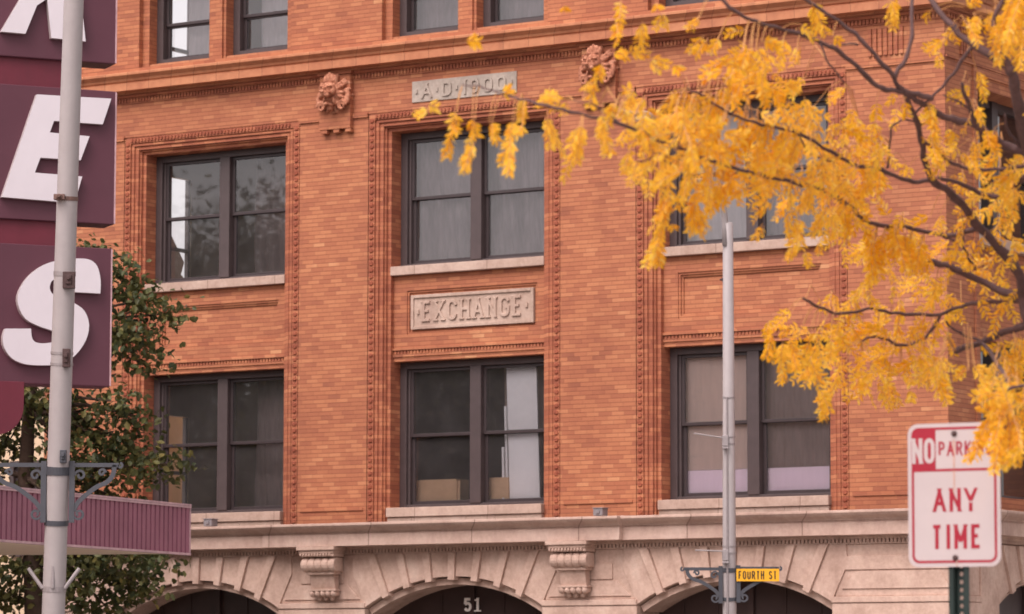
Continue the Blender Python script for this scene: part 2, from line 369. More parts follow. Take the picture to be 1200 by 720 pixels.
def text(mb, s, x0, x1, y0, y1, wd, d0, d1, fr, gap=None, serif=0, wide=1.0):
    """text spread from x0 to x1, baseline y0, cap height y1; one extruded ribbon per stroke"""
    H = y1-y0-wd; n = len(s); sp = .3
    ws = [(.30 if c == ' ' else GL[c][0]) for c in s]
    tot = sum(ws); g = gap if gap is not None else .2
    # horizontal scale so that strokes, gaps fit x0..x1
    kx = (x1-x0-wd*n)/(tot+g*(n-1)); x = x0
    for c, wdt in zip(s, ws):
        if c != ' ':
            for st in GL[c][1]:
                q = [Vector((x+wd/2+p[0]*kx, y0+wd/2+p[1]*H)) for p in st]; runs = [[q[0]]]
                for a_, b_, c_ in zip(q, q[1:], q[2:]+[None]):
                    runs[-1].append(b_)
                    if c_ is not None and (b_-a_).length > 1e-6 and (c_-b_).length > 1e-6 and (b_-a_).normalized().dot((c_-b_).normalized()) < -.15: runs.append([b_])
                for rn in runs:
                    rn = [p.copy() for p in rn]
                    diag = len(rn) == 2 and abs(rn[1].x-rn[0].x) > 1e-5 and abs(rn[1].y-rn[0].y) > 1e-5
                    if diag:
                        t_ = (rn[1]-rn[0]).normalized()
                        for e_, sg_ in ((0, -1), (1, 1)):
                            if min(abs(rn[e_].y-(y0+wd/2)), abs(rn[e_].y-(y1-wd/2))) < 1e-4: rn[e_] = rn[e_]+t_*sg_*wd
                    elif len(rn) == 2 and abs(rn[1].x-rn[0].x) < 1e-5:
                        for e_ in (0, 1): rn[e_].y = min(max(rn[e_].y+(wd/2 if rn[e_].y > (y0+y1)/2 else -wd/2)*(1 if c not in 'TY' or rn[e_].y < (y0+y1)/2 else 0), y0), y1)
                    zf = next(_z)
                    stroke(mb, rn, wd, d0, d1+zf, (lambda a_, b_, d_: fr(a_, min(max(b_, y0), y1), d_)))
            if serif:
                for px, py in SERIF.get(c, []):
                    cx, cy = x+wd/2+px*kx, y0+wd/2+py*H
                    sg = 1 if py > .5 else -1
                    stroke(mb, [(cx-wd*.5-serif, cy+sg*wd*.2), (cx+wd*.5+serif, cy+sg*wd*.2)], wd*.6, d0, d1*.98+d0*.02, fr)
        x += wdt*kx+wd+g*kx
FRONT = lambda y: (lambda a, b, d: Vector((a, y-d, b)))     # facade frame: a=x, b=z, d=outwards

# ================================================================== ground
g = MB(); g.add([(-400, -400, GROUND), (400, -400, GROUND), (400, 400, GROUND), (-400, 400, GROUND)], [(0, 1, 2, 3)])
tag(g.build('ground', M['concrete']), kind='structure')
g = MB(); g.add([(-200, -60, GROUND+.004), (200, -60, GROUND+.004), (200, -3.2, GROUND+.004), (-200, -3.2, GROUND+.004)], [(0, 1, 2, 3)])
tag(g.build('road', M['asphalt']), kind='structure')
g = MB(); g.box(-60, 11.2, -3.0, -.3, GROUND+.002, GROUND+.13); g.box(-60, 11.2, -3.2, -3.0, GROUND+.002, GROUND+.135)
tag(g.build('pavement', M['concrete']), kind='structure')
g = MB(); g.box(-60, 5.4, -24, -6.8, GROUND+.008, GROUND+.13); g.box(-60, 5.4, -6.8, -6.6, GROUND+.008, GROUND+.135); g.box(5.4, 5.6, -24, -6.6, GROUND+.008, GROUND+.135)
tag(g.build('pavement', M['concrete']), kind='structure')
g = MB(); g.box(18, 60, -56, -31, GROUND+.008, GROUND+.12)
tag(g.build('pavement', M['concrete']), kind='structure')
g = MB()
for y_ in (-28.0, -27.75): g.add([(-60, y_, GROUND+.008), (17, y_, GROUND+.008), (17, y_+.12, GROUND+.008), (-60, y_+.12, GROUND+.008)], [(0, 1, 2, 3)])
tag(g.build('road_marking', M['street_yellow']), kind='structure')

# ================================================================== brick building
BAYS = [-6.3275, -1.4305, 3.4675]; HW = 1.4175         # bay centres, half width of the recessed opening
XL, XR, DEEP = -9.74, 6.83, 14.0
OUT = HW+.365                                           # outer edge of the moulded surround
ZB = 2.455; ZT = 13.4
H2, HT = 8.62, 8.915                                    # row 2 head, outer top of surround
W3 = [(-7.70, -6.46), (-6.12, -4.88)]                   # third floor openings of the first bay, shifted by 4.87
Z3, Z3T = 10.07, 11.62; Z3F = 10.12
bld = thing('brick_building', (0, 0, GROUND), 'orange brick commercial building with stone ground floor and paired dark windows', 'building')

# --- front wall
wb = MB()
xs = [XL] + [v for c in BAYS for v in (c-OUT, c+OUT)] + [XR]
for i in range(0, len(xs), 2): wb.box(xs[i], xs[i+1], 0, .5, ZB-.2, HT)          # piers
wb.box(XL, XR, 0, .5, HT+.002, Z3)                                               # frieze band up to third floor
# third floor piers
edges = [XL]
for i in range(3): edges += [-7.836+4.87*i, -4.745+4.87*i]
edges += [XR]
for i in range(0, len(edges), 2): wb.box(edges[i], edges[i+1], 0, .5, Z3+.002, Z3T)
wb.box(XL, XR, 0, .5, Z3T+.002, ZT)
for i in range(3):
    s = 4.87*i
    wb.box(-7.836+s+.001, W3[0][0]+s, .1, .45, Z3+.003, Z3T); wb.box(W3[0][1]+s, W3[1][0]+s, .1, .45, Z3+.003, Z3T); wb.box(W3[1][1]+s, -4.745+s-.001, .1, .45, Z3+.003, Z3T)
    wb.box(W3[0][1]+s+.05, W3[1][0]+s-.05, .06, .1, Z3+.003, Z3T)
# plain piers' small base band and the string course at the head of the surrounds
for i in range(0, len(xs), 2):
    wb.box(xs[i]+.06, xs[i+1]-.06, -.018, .0, 2.66, 2.70)
    wb.box(xs[i]+.002, xs[i+1]-.002, -.03, .0, 8.865, 8.925)
    wb.box(xs[i]+.002, xs[i+1]-.002, -.015, .0, 8.925, 8.95)
wall = wb.build('front_wall', M['brick'], bld)
# --- side and back walls (hollow building, so daylight crosses the rooms)
SB = [(1.02, 3.85), (5.9, 8.75)]                         # side bays along y
rows = [(2.68, 4.98), (6.49, 8.62), (10.1, 11.62)]
sw = MB()
ys = [.5] + [v for b in SB for v in b] + [DEEP]
for i in range(0, len(ys), 2): sw.box(XR-.5, XR, ys[i]+.001, ys[i+1], ZB-.2, ZT)
for y0, y1 in SB:
    zz = [ZB-.2] + [v for r in rows for v in r] + [ZT]
    for i in range(0, len(zz), 2): sw.box(XR-.5, XR-(.16 if 0 < i < 4 else 0), y0+.001, y1-.001, zz[i], zz[i+1])
for y0, y1 in SB:
    for yy in (y0-.12, y1):
        sw.box(XR-.01, XR+.03, yy, yy+.12, ZB, HT-.122)
    sw.box(XR-.01, XR+.032, y0-.12, y1+.12, HT-.12, HT)
sw.box(XR-.01, XR+.03, .02, DEEP, 8.927, 8.96)
sw.build('side_wall', M['brick'], bld)
lw = MB()      # party wall on the left with a window on every floor
LO = [(2.6, 4.55), (6.2, 8.7), (9.9, 12.0)]
LY = (2.2, 3.40)
lw.box(XL+.3, XL+.4, .5, LY[0], GROUND, ZT); lw.box(XL+.3, XL+.4, LY[1], DEEP, GROUND, ZT)
zz = [GROUND] + [v for r in LO for v in r] + [ZT]
for i in range(0, len(zz), 2): lw.box(XL+.3, XL+.4, LY[0]+.001, LY[1]-.001, zz[i], zz[i+1])
lw.box(XL+.4, XR-.5, DEEP-.4, DEEP, GROUND, ZT)
lw.build('party_wall', M['cream'], bld)
fl = MB()
for z in (2.0, 5.5, 9.4, 12.9): fl.box(XL+.41, XR-.51, .52, DEEP-.41, z, z+.25)
fl.build('floor_slab', M['inside'], bld)
iw = MB()
iw.box(XL+.41, XR-.51, 7.0, 7.15, 2.26, 12.89)
for x in (-3.95, 1.0): iw.box(x-.06, x+.06, .75, 6.99, 2.26, 12.89)
iw.build('partition_wall', M['inside_dark'], bld)
rf = MB(); rf.box(XL+.05, XR-.05, .05, DEEP-.05, ZT, ZT+.12); rf.build('roof', M['asphalt'], bld)

# --- moulded surrounds
PROF = [(0, 0), (0, .015), (.012, .015), (.012, .0), (.125, .0), (.125, .028), (.145, .028), (.15, .015), (.19, .015), (.195, .045), (.225, .045), (.23, .035), (.268, .035), (.272, .075), (.30, .075), (.305, .12), (.365, .12), (.365, .40)]
for bi, c in enumerate(BAYS):
    mb = MB(); kz = (HT-H2)/.365
    n = len(PROF)
    for s, y in PROF:
        mb.v += [(c-OUT+s, y, ZB-.15), (c-OUT+s, y, HT-s*kz), (c+OUT-s, y, HT-s*kz), (c+OUT-s, y, ZB-.15)]
    for i in range(n-1):
        for k in range(3): mb.f.append((4*i+k, 4*i+k+1, 4*i+4+k+1, 4*i+4+k))
    su = mb.build('window_surround', M['brick_red'], bld, fix=False)
    def bead(be, x, z, hor):
        a, b = (.030, .044) if hor else (.050, .043)
        be.add([(x-a, .004, z), (x, .004, z-b), (x+a, .004, z), (x, .004, z+b), (x-a*.5, -.02, z-b*.55), (x+a*.5, -.02, z-b*.55), (x+a*.5, -.02, z+b*.55), (x-a*.5, -.02, z+b*.55)],
               [(4, 5, 6, 7), (0, 1, 5, 4), (1, 2, 6, 5), (2, 3, 7, 6), (3, 0, 4, 7)])
    for xx in (c-OUT+.068, c+OUT-.068):
        be = MB(); z = ZB+.06
        while z < HT-.1: bead(be, xx, z, False); z += .103
        be.build('bead_moulding', M['bead'], su)
    be = MB(); x = c-OUT+.16
    while x < c+OUT-.15: bead(be, x, HT-.055, True); x += .068
    be.build('bead_moulding', M['bead'], su)

# --- spandrels, sills and windows of the two lower rows
def frame_ring(mb, x0, x1, z0, z1, y0, y1, t):
    mb.box(x0, x0+t, y0, y1, z0, z1); mb.box(x1-t, x1, y0, y1, z0, z1); mb.box(x0+t, x1-t, y0, y1, z0, z0+t); mb.box(x0+t, x1-t, y0, y1, z1-t, z1)
WINDOWS = []
def double_window(c, z0, z1, rail, blind=None):
    x0, x1 = c-HW, c+HW; mb = MB(); yf = .385
    mb.box(x0-.01, x0+.12, yf, .62, z0, z1); mb.box(x1-.12, x1+.01, yf, .62, z0, z1)
    mb.box(x0+.12, x1-.12, yf+.005, .62, z1-.11, z1); mb.box(x0+.12, x1-.12, yf+.005, .62, z0, z0+.06)
    mb.box(c-.10, c+.10, yf-.01, .62, z0+.06, z1-.11)
    mb.box(x0+.12, x0+.16, yf+.05, .60, z0+.06, z1-.11); mb.box(x1-.16, x1-.12, yf+.05, .60, z0+.06, z1-.11)
    wn = mb.build('window', M['frame'], bld, bevel=.006)
    for a, b in ((x0+.16, c-.10), (c+.10, x1-.16)):
        s = MB(); frame_ring(s, a+.002, b-.002, rail-.02, z1-.112, .45, .49, .05); s.build('upper_sash', M['sash'], wn, bevel=.004)
        s = MB(); frame_ring(s, a+.002, b-.002, z0+.062, rail+.03, .495, .535, .055); s.build('lower_sash', M['sash'], wn, bevel=.004)
        p = MB(); p.add([(a+.05, .47, rail+.02), (b-.05, .47, rail+.02), (b-.05, .47, z1-.16), (a+.05, .47, z1-.16)], [(0, 1, 2, 3)]); p.build('pane', M['glass'], wn, fix=False)
        p = MB(); p.add([(a+.05, .515, z0+.11), (b-.05, .515, z0+.11), (b-.05, .515, rail-.02), (a+.05, .515, rail-.02)], [(0, 1, 2, 3)]); p.build('pane', M['glass'], wn, fix=False)
    return wn
def prof_box(mb, x0, x1, z0, z1, rec, y, dep):
    """a panel field cut rec into a wall face: four strips + stepped edge + recessed field"""
    pass
for bi, c in enumerate(BAYS):
    x0, x1 = c-HW, c+HW
    # row 2 sill
    s = MB(); s.box(x0-.005, x1+.005, .10, .60, 6.335, 6.475); s.build('stone_sill', M['sill'], bld, bevel=.008)
    # spandrel with a sunk panel
    yS = .20; px0, px1, pz0, pz1 = x0+.25, x1-.17, 5.40, 6.09
    s = MB()
    s.box(x0, px0, yS, .6, 5.10, 6.334); s.box(px1, x1, yS, .6, 5.10, 6.334); s.box(px0, px1, yS, .6, 5.10, pz0); s.box(px0, px1, yS, .6, pz1, 6.334)
    s.box(px0, px1, yS+.07, .6, pz0, pz1)
    for t, d in ((.0, .018), (.035, .045)):
        frame_ring(s, px0+t, px1-t, pz0+t, pz1-t, yS+d, yS+.068, .034)
    s.box(x0, x1, yS-.0, .6, 4.985, 5.055); s.box(x0, x1, yS-.035, .6, 5.156, 5.19); s.box(x0, x1, yS-.02, .6, 5.056, 5.098)
    s.box(x0, x1, yS+.02, .6, 5.0975, 5.157)
    s.build('spandrel_panel', M['brick'], bld)
    d = MB(); x = x0+.03
    while x < x1-.03: d.box(x, x+.035, yS-.018, yS+.03, 5.10, 5.152); x += .06
    d.build('lintel_dentils', M['brick_red'], bld)
    # row 1 sill: slab above a course of blocks
    s = MB(); s.box(x0-.01, x1+.01, .02, .60, 2.545, 2.69); s.build('stone_sill', M['sill'], bld, bevel=.008)
    s = MB(); x = x0-.005; k = 0
    while x < x1:
        w_ = min(.45+.2*random.random(), x1+.005-x); s.box(x+.003, x+w_-.003, .05, .6, 2.40, 2.541); x += w_
    s.build('sill_course', M['sill'], bld)
    double_window(c, 2.69, 4.986, 3.83); double_window(c, 6.477, H2, 7.57)
# third floor windows
for i in range(3):
    for a, b in W3:
        a += 4.87*i; b += 4.87*i; mb = MB()
        mb.box(a-.01, a+.13, .30, .55, Z3F+.01, Z3T); mb.box(b-.10, b+.01, .30, .55, Z3F+.01, Z3T); mb.box(a+.13, b-.10, .30, .55, Z3T-.1, Z3T); mb.box(a+.13, b-.10, .29, .55, Z3F+.01, Z3F+.10)
        wn = mb.build('window', M['frame'], bld, bevel=.006)
        for z0, z1, y in ((Z3F+.10, 10.80, .42), (10.78, Z3T-.1, .38)):
            s = MB(); frame_ring(s, a+.132, b-.102, z0, z1, y, y+.04, .05); s.build('sash', M['sash'], wn, bevel=.004)
            p = MB(); p.add([(a+.18, y+.02, z0+.045), (b-.15, y+.02, z0+.045), (b-.15, y+.02, z1-.045), (a+.18, y+.02, z1-.045)], [(0, 1, 2, 3)]); p.build('pane', M['glass'], wn, fix=False)
        s = MB(); s.box(a-.0, b+.0, .12, .5, Z3-.0, Z3+.055); s.build('terracotta_sill', M['terra'], bld)
# side windows
for y0, y1 in SB:
    for z0, z1 in rows:
        mb = MB(); X = XR-.36; c = (y0+y1)/2
        for a, b in ((y0-.01, y0+.12), (y1-.12, y1+.01), (c-.10, c+.10)): mb.box(X-.2, X, a, b, z0, z1)
        for a, b in ((z0, z0+.08), (z1-.11, z1), ((z0+z1)/2-.03, (z0+z1)/2+.03)):
            for q0, q1 in ((y0+.12, c-.10), (c+.10, y1-.12)): mb.box(X-.18, X-.03, q0, q1, a, b)
        wn = mb.build('window', M['frame'], bld, bevel=.006)
        for q0, q1 in ((y0+.1, c-.08), (c+.08, y1-.1)):
            p = MB(); p.add([(X-.1, q0, z0+.05), (X-.1, q1, z0+.05), (X-.1, q1, z1-.1), (X-.1, q0, z1-.1)], [(0, 1, 2, 3)]); p.build('pane', M['glass'], wn, fix=False)
        s = MB(); s.box(XR-.5, XR-.02, y0+.002, y1-.002, z0-.15, z0-.002); s.build('stone_sill', M['sill'], bld)
# party wall window bars
for z0, z1 in LO:
    mb = MB(); yc = sum(LY)/2
    for a, b in ((LY[0], LY[0]+.06), (LY[1]-.06, LY[1])): mb.box(XL+.31, XL+.38, a, b, z0, z1)
    mb.box(XL+.31, XL+.38, LY[0]+.06, LY[1]-.06, (z0+z1)/2-.03, (z0+z1)/2+.03)
    mb.build('window', M['frame'], bld)

# --- upper terracotta cornice, dentils
def sweep_cornice(mb, prof, x0, x1, y_side, xw=0.0, yw=0.0):
    """profile (out, z) along the front from x0 and round the corner x1 along the side to y_side"""
    n = len(prof)
    for p, z in prof: mb.v += [(x0, yw-p, z), (x1+p, yw-p, z), (x1+p, y_side, z)]
    for i in range(n-1):
        for k in range(2): mb.f.append((3*i+k, 3*i+k+1, 3*i+4+k, 3*i+3+k))
    mb.f += [tuple(3*i for i in range(n)), tuple(3*i+2 for i in range(n))]
mb = MB(); sweep_cornice(mb, [(-.05, 9.625), (.10, 9.63), (.105, 9.655), (.25, 9.66), (.25, 9.775), (.215, 9.78), (.215, 9.80), (.24, 9.815), (.255, 9.85), (.325, 9.905), (.325, 9.94), (.30, 9.955), (-.05, 10.0)], XL, XR, DEEP)
mb.build('terracotta_cornice', M['terra'], bld)
mb = MB(); sweep_cornice(mb, [(-.05, 9.57), (.035, 9.575), (.06, 9.60), (.06, 9.626), (-.05, 9.627)], XL, XR, DEEP); mb.build('bed_moulding', M['brick_red'], bld)
mb = MB(); x = XL+.02
sweep_cornice(mb, [(-.05, 9.475), (.018, 9.475), (.018, 9.495), (.01, 9.497), (-.05, 9.498)], XL, XR, DEEP)
while x < XR: mb.box(x, x+.042, -.028, -.0, 9.502, 9.568); x += .062
y = .05
while y < 8: mb.box(XR, XR+.045, y, y+.05, 9.502, 9.568); y += .085
mb.build('dentil_band', M['brick_red'], bld)
mb = MB(); sweep_cornice(mb, [(-.05, 12.6), (.3, 12.7), (.5, 13.0), (.55, 13.2), (.55, 13.35), (-.05, 13.52)], XL, XR, DEEP); mb.build('roof_cornice', M['terra'], bld)
# fluted panels at the corner
mb = MB(); x = 5.62
while x < 6.2: mb.box(x, x+.05, -.03, 0, 9.02, 9.42); x += .085
mb.build('fluted_panel', M['brick_red'], bld); mb = MB(); y = .5
while y < .85: mb.box(XR, XR+.03, y, y+.05, 9.02, 9.42); y += .085
mb.build('fluted_panel', M['brick_red'], bld)

# --- plaques
mb = MB(); mb.box(-2.375, -.431, -.02, .02, 9.02, 9.355)
dp = mb.build('date_plaque', M['date'], bld, bevel=.008)
mb = MB(); text(mb, '.A.D.1900.', -2.30, -.50, 9.075, 9.305, .038, 0, .024, FRONT(-.018), gap=.32); 
mb.build('lettering', M['date'], dp)
c = BAYS[1]; px0, px1 = c-HW+.25+.075, c+HW-.17-.07
mb = MB(); mb.box(px0, px1, .215, .30, 5.475, 6.015)
frame_ring(mb, px0, px1, 5.475, 6.015, .190, .216, .05)
ep = mb.build('name_plaque', M['plaque'], bld, bevel=.006)
mb = MB(); text(mb, '.EXCHANGE.', px0+.11, px1-.11, 5.59, 5.91, .044, 0, .028, FRONT(.216), gap=.26, serif=.024)
mb.build('lettering', M['plaque'], ep, bevel=.006)

# --- lion heads
def lion(cx, cz):
    """carved lion mask, local x right, y out, z up, about .68 m across"""
    mb = MB(); K = .80; P = lambda x, y, z: (cx+x*K, -y*K, cz+z*K)
    E = lambda x, y, z, a, b, c_: mb.ell(P(x, y, z), (a*K, b*K, c_*K), 14, 10)
    E(0, .14, 0, .24, .18, .24); E(0, .30, .06, .15, .15, .15)          # skull, face
    E(0, .45, -.03, .085, .12, .065)                                     # muzzle
    E(-.058, .48, -.075, .055, .065, .042); E(.058, .48, -.075, .055, .065, .042); E(0, .565, -.005, .045, .03, .03)
    E(0, .47, .055, .03, .09, .05); E(-.03, .585, -.012, .018, .012, .014); E(.03, .585, -.012, .018, .012, .014)
    E(-.085, .43, .115, .068, .05, .028); E(.085, .43, .115, .068, .05, .028)   # brows
    E(0, .40, .15, .05, .05, .05)
    E(-.125, .36, .02, .05, .07, .07); E(.125, .36, .02, .05, .07, .07)  # cheeks
    E(-.078, .425, .07, .024, .022, .016); E(.078, .425, .07, .024, .022, .016)
    E(0, .30, -.245, .085, .14, .04); E(0, .41, -.235, .06, .05, .035); E(0, .34, -.20, .035, .10, .02)   # lower jaw, tongue
    E(-.115, .27, -.15, .03, .09, .10); E(.115, .27, -.15, .03, .09, .10)
    E(0, .28, -.31, .06, .08, .06)
    for ring, (rr, y, n, sz) in enumerate(((.23, .22, 15, .062), (.30, .13, 17, .075), (.27, .03, 14, .09))):
        for i in range(n):
            a = 2*math.pi*(i+.5*ring)/n + .1*math.sin(i*2.3)
            if ring == 0 and abs(math.sin(a)+1) < .1: continue
            x, z = rr*math.cos(a), rr*math.sin(a)*1.0
            m = Matrix.Rotation(-a, 3, 'Y')
            mb.ell(P(x, y, z), (sz*1.25, sz*.75, sz*.52), 10, 8, m)
            mb.ell(P(x*1.17, y-.01, z*1.17), (sz*.55, sz*.6, sz*.5), 8, 6)
    for i in range(-2, 3):                                               # leafy crest
        x = i*.062; mb.ell(P(x, .30-.02*abs(i), .31-.024*abs(i)), (.034, .05, .085), 8, 8)
    E(0, .30, .24, .13, .045, .035)
    for sx in (-1, 1):                                                   # volutes
        pts = []; rad = []
        for i in range(34):
            a = i*.33; q = .105*(1-i/38); pts.append(P(sx*(.245+q*math.cos(a)), .24, -.26+q*math.sin(a))); rad.append(.026*(1-i/60))
        mb.tube(pts, rad, 7)
        mb.tube([P(sx*.30, .13, .05), P(sx*.36, .17, -.08), P(sx*.34, .19, -.22)], [.05, .045, .035], 7)
    E(-.33, .08, .20, .06, .06, .05); E(.33, .08, .20, .06, .06, .05)
    o = mb.build('lion_head', M['carved'], bld)
    rm = o.modifiers.new('fuse', 'REMESH'); rm.mode = 'VOXEL'; rm.voxel_size = .0105; rm.use_smooth_shade = True
    sm = o.modifiers.new('soft', 'SMOOTH'); sm.iterations = 1; sm.factor = .35
    b = MB(); b.box(cx-.30, cx+.30, -.10, 0, cz-.56, cz+.30); b.box(cx-.33, cx+.33, -.12, -.0, cz+.31, cz+.36)
    for x in (-.25, -.02, .21): b.box(cx+x-.01, cx+x+.10, -.095, 0, cz-.62, cz-.565)
    b.build('lion_bracket', M['brick'], bld, bevel=.006)
    return o
lion(-3.80, 9.27); lion(1.09, 9.27)

# --- stone ground floor
YS = -.25; SPR = 1.13; RR = 3.1; AHW = 1.63; CROWN = 1.60
zc = CROWN-RR; SC = 2.72
TOPV = 1.965
sb = MB()
# piers and walls below the springing
ax = [(c-AHW, c+AHW) for c in BAYS]
px = [XL] + [v for a in ax for v in a] + [XR+.25]
for i in range(0, len(px), 2):
    sb.box(px[i], px[i+1], YS, .5, GROUND, SPR)
    sb.box(px[i]-.012, px[i+1]+.012, YS-.03, .497, SPR+.002, SPR+.09)
    sb.box(px[i]-.008, px[i+1]+.008, YS-.012, .498, SPR-.5, SPR-.006)
    sb.box(px[i]+.03, px[i+1]-.03, YS+.02, .5, SPR+.091, TOPV)
sb.box(XL, XR+.25, YS+.06, .5, TOPV, 2.2)
# side of the ground floor
sb.box(XR, XR+.25, .5, SC-AHW, GROUND, TOPV); sb.box(XR, XR+.25, SC+AHW, DEEP, GROUND, TOPV); sb.box(XR-.3, XR+.19, .501, DEEP, TOPV+.001, 2.2)
sb.build('stone_base', M['stone'], bld, bevel=.01)
# splayed corner panels on the piers
fr = FRONT(YS+.02)
def trap(mb, x0, x1, t0, t1, z0, z1): mb.prism([(x0, z0), (x1, z0), (t1, z1), (t0, z1)], 0, .022, fr)
for a, b in ((px[2], px[3]), (px[4], px[5])):
    mb = MB(); trap(mb, a+.10, b-.10, a+.34, b-.34, SPR+.14, SPR+.37); trap(mb, a+.42, b-.42, a+.42, b-.42, SPR+.39, SPR+.62); mb.build('pier_panel', M['stone'], bld, bevel=.006)
mb = MB(); trap(mb, px[6]+.14, px[7]-.12, px[6]+.38, px[7]-.3, SPR+.20, SPR+.45); mb.box(px[6]+.2, px[7], YS-.004, YS+.02, SPR+.47, TOPV-.17)
mb.build('pier_panel', M['stone'], bld, bevel=.006)
SIDE = lambda a, b, d: Vector((XR+.25+d, a, b))
def P_arc(c, a, r): return (c+r*math.sin(a), zc+r*math.cos(a))
for c in BAYS+[SC]:
    side = c == SC
    nar, wid = MB(), MB(); step = R(7.8); hw = R(1.12); fr = SIDE if side else FRONT(YS)
    amax = math.asin(AHW/RR)
    def ztop(a): return TOPV
    def wedge(mb, a0, a1, rin, dep, gap=.004):
        n = 3; bot = [P_arc(c, a0+(a1-a0)*i/n, rin) for i in range(n+1)]
        t1 = c+(TOPV-zc)*math.tan(a1); t0 = c+(TOPV-zc)*math.tan(a0)
        mb.prism(bot+[(t1-gap, TOPV), (t0+gap, TOPV)], -.55, dep, fr)
    for k in range(-3, 4): wedge(nar, k*step-hw, k*step+hw, RR-.055, .045)
    for k in range(-3, 3): wedge(wid, k*step+hw, (k+1)*step-hw, RR, .0)
    for sgn in (-1, 1):
        a0, a1 = sgn*(3*step+hw), sgn*amax*1.0
        lim = TOPV
        pts = [P_arc(c, a0+(a1-a0)*i/3, RR) for i in range(4)]
        xo = c+sgn*(AHW+.12)
        wid.prism(pts + [(c+sgn*(AHW+.02), SPR+.10), (xo+sgn*.12, SPR+.55), (xo+sgn*.10, TOPV), (c+(TOPV-zc)*math.tan(a0), TOPV)], -.5, .005, fr)
    va = wid.build('voussoir_arch', M['stone'], bld, bevel=.006)
    nar.build('raised_voussoir', M['stone'], va, bevel=.006)
    # inner arch ring and the dark timber infill
    ir = MB(); n = 24
    for i in range(n+1):
        a = -amax+2*amax*i/n
        for r_, y in ((RR-.02, YS+.10), (RR-.12, YS+.10), (RR-.12, .42), (RR-.02, .42)): x, z = P_arc(c, a, r_); ir.v.append((XR-y, x, z) if side else (x, y, z))
    for i in range(n):
        for k in range(4): ir.f.append((4*i+k, 4*i+(k+1) % 4, 4*i+4+(k+1) % 4, 4*i+4+k))
    ir.f += [(3, 2, 1, 0), (4*n, 4*n+1, 4*n+2, 4*n+3)]
    ir.build('arch_soffit', M['stone'], bld)
    if side:
        dm = MB(); dm.box(XR-.46, XR-.40, c-AHW, c+AHW, GROUND, 1.62)
        for x in (-1.25, -.35, .6, 1.2): dm.box(XR-.398, XR-.33, c+x-.05, c+x+.05, GROUND, 1.55)
        dm.build('door_screen', M['frame'], bld); continue
    dm = MB(); dm.box(c-AHW, c+AHW, .40, .46, GROUND, 1.62)
    for x in (-1.2, -.62, -.05, .52, 1.1): dm.box(c+x-.04, c+x+.06, .34, .398, GROUND, 1.55) if x in (-.05,) else dm.box(c+x-.015, c+x+.015, .385, .398, GROUND, 1.55)
    dm.box(c-AHW, c+AHW, .33, .396, .70, .80)
    dr = dm.build('door_screen', M['door'], bld)
    if c == BAYS[1]:
        t = MB(); text(t, '5', -1.60, -1.455, 1.075, 1.285, .042, 0, .012, FRONT(.332))
        t.box(-1.365, -1.322, .320, .332, 1.096, 1.285); t.box(-1.405, -1.282, .318, .332, 1.075, 1.095); t.box(-1.40, -1.366, .321, .332, 1.235, 1.262)
        t.build('house_number', M['white_num'], dr)
# --- stone cornice: the middle section breaks forward
def cornice(mb, x0, x1, dy, corner=None):
    prof = [(.0, 2.085), (.22, 2.09), (.22, 2.27), (.205, 2.275), (.205, 2.295), (.235, 2.30), (.235, 2.312), (.27, 2.33), (.33, 2.362), (.37, 2.40), (.37, 2.43), (.36, 2.436), (.0, 2.455)]
    n = len(prof)
    if corner is None:
        for p, z in prof: mb.v += [(x0-p*.33, YS-dy-p, z), (x1+p*.33, YS-dy-p, z)]
        b = len(mb.v)-2*n
        for i in range(n-1): mb.f.append((b+2*i, b+2*i+1, b+2*i+3, b+2*i+2))
        for p, z in prof: mb.v += [(x0-p*.33, .1, z), (x1+p*.33, .1, z)]
        e = b+2*n
        for i in range(n-1): mb.f += [(b+2*i, b+2*i+2, e+2*i+2, e+2*i), (b+2*i+1, e+2*i+1, e+2*i+3, b+2*i+3)]
    else:
        b = len(mb.v)
        for p, z in prof: mb.v += [(x0, YS-dy-p, z), (x1+.25+p, YS-dy-p, z), (x1+.25+p, corner, z)]
        for i in range(n-1):
            for k in range(2): mb.f.append((b+3*i+k, b+3*i+k+1, b+3*i+4+k, b+3*i+3+k))
mb = MB(); cornice(mb, XL, XR, 0, DEEP); 
mb.build('stone_cornice', M['stone_j'], bld)
mb = MB(); cornice(mb, -4.72, 1.66, .10); mb.build('stone_cornice', M['stone_j'], bld)
mb = MB(); x = XL+.02
mb.box(XL, XR+.25, YS-.02, YS+.06, TOPV+.075, 2.086); mb.box(XL, XR+.25, YS-.01, YS+.06, TOPV+.002, TOPV+.02)
while x < XR+.2: mb.box(x, x+.04, YS-.02, YS+.05, TOPV+.022, TOPV+.073); x += .062
y = .1
mb.box(XR+.25, XR+.29, YS, DEEP, TOPV+.075, 2.086)
while y < 8: mb.box(XR+.2, XR+.28, y, y+.035, TOPV+.022, TOPV+.073); y += .062
mb.build('dentil_band', M['stone'], bld)
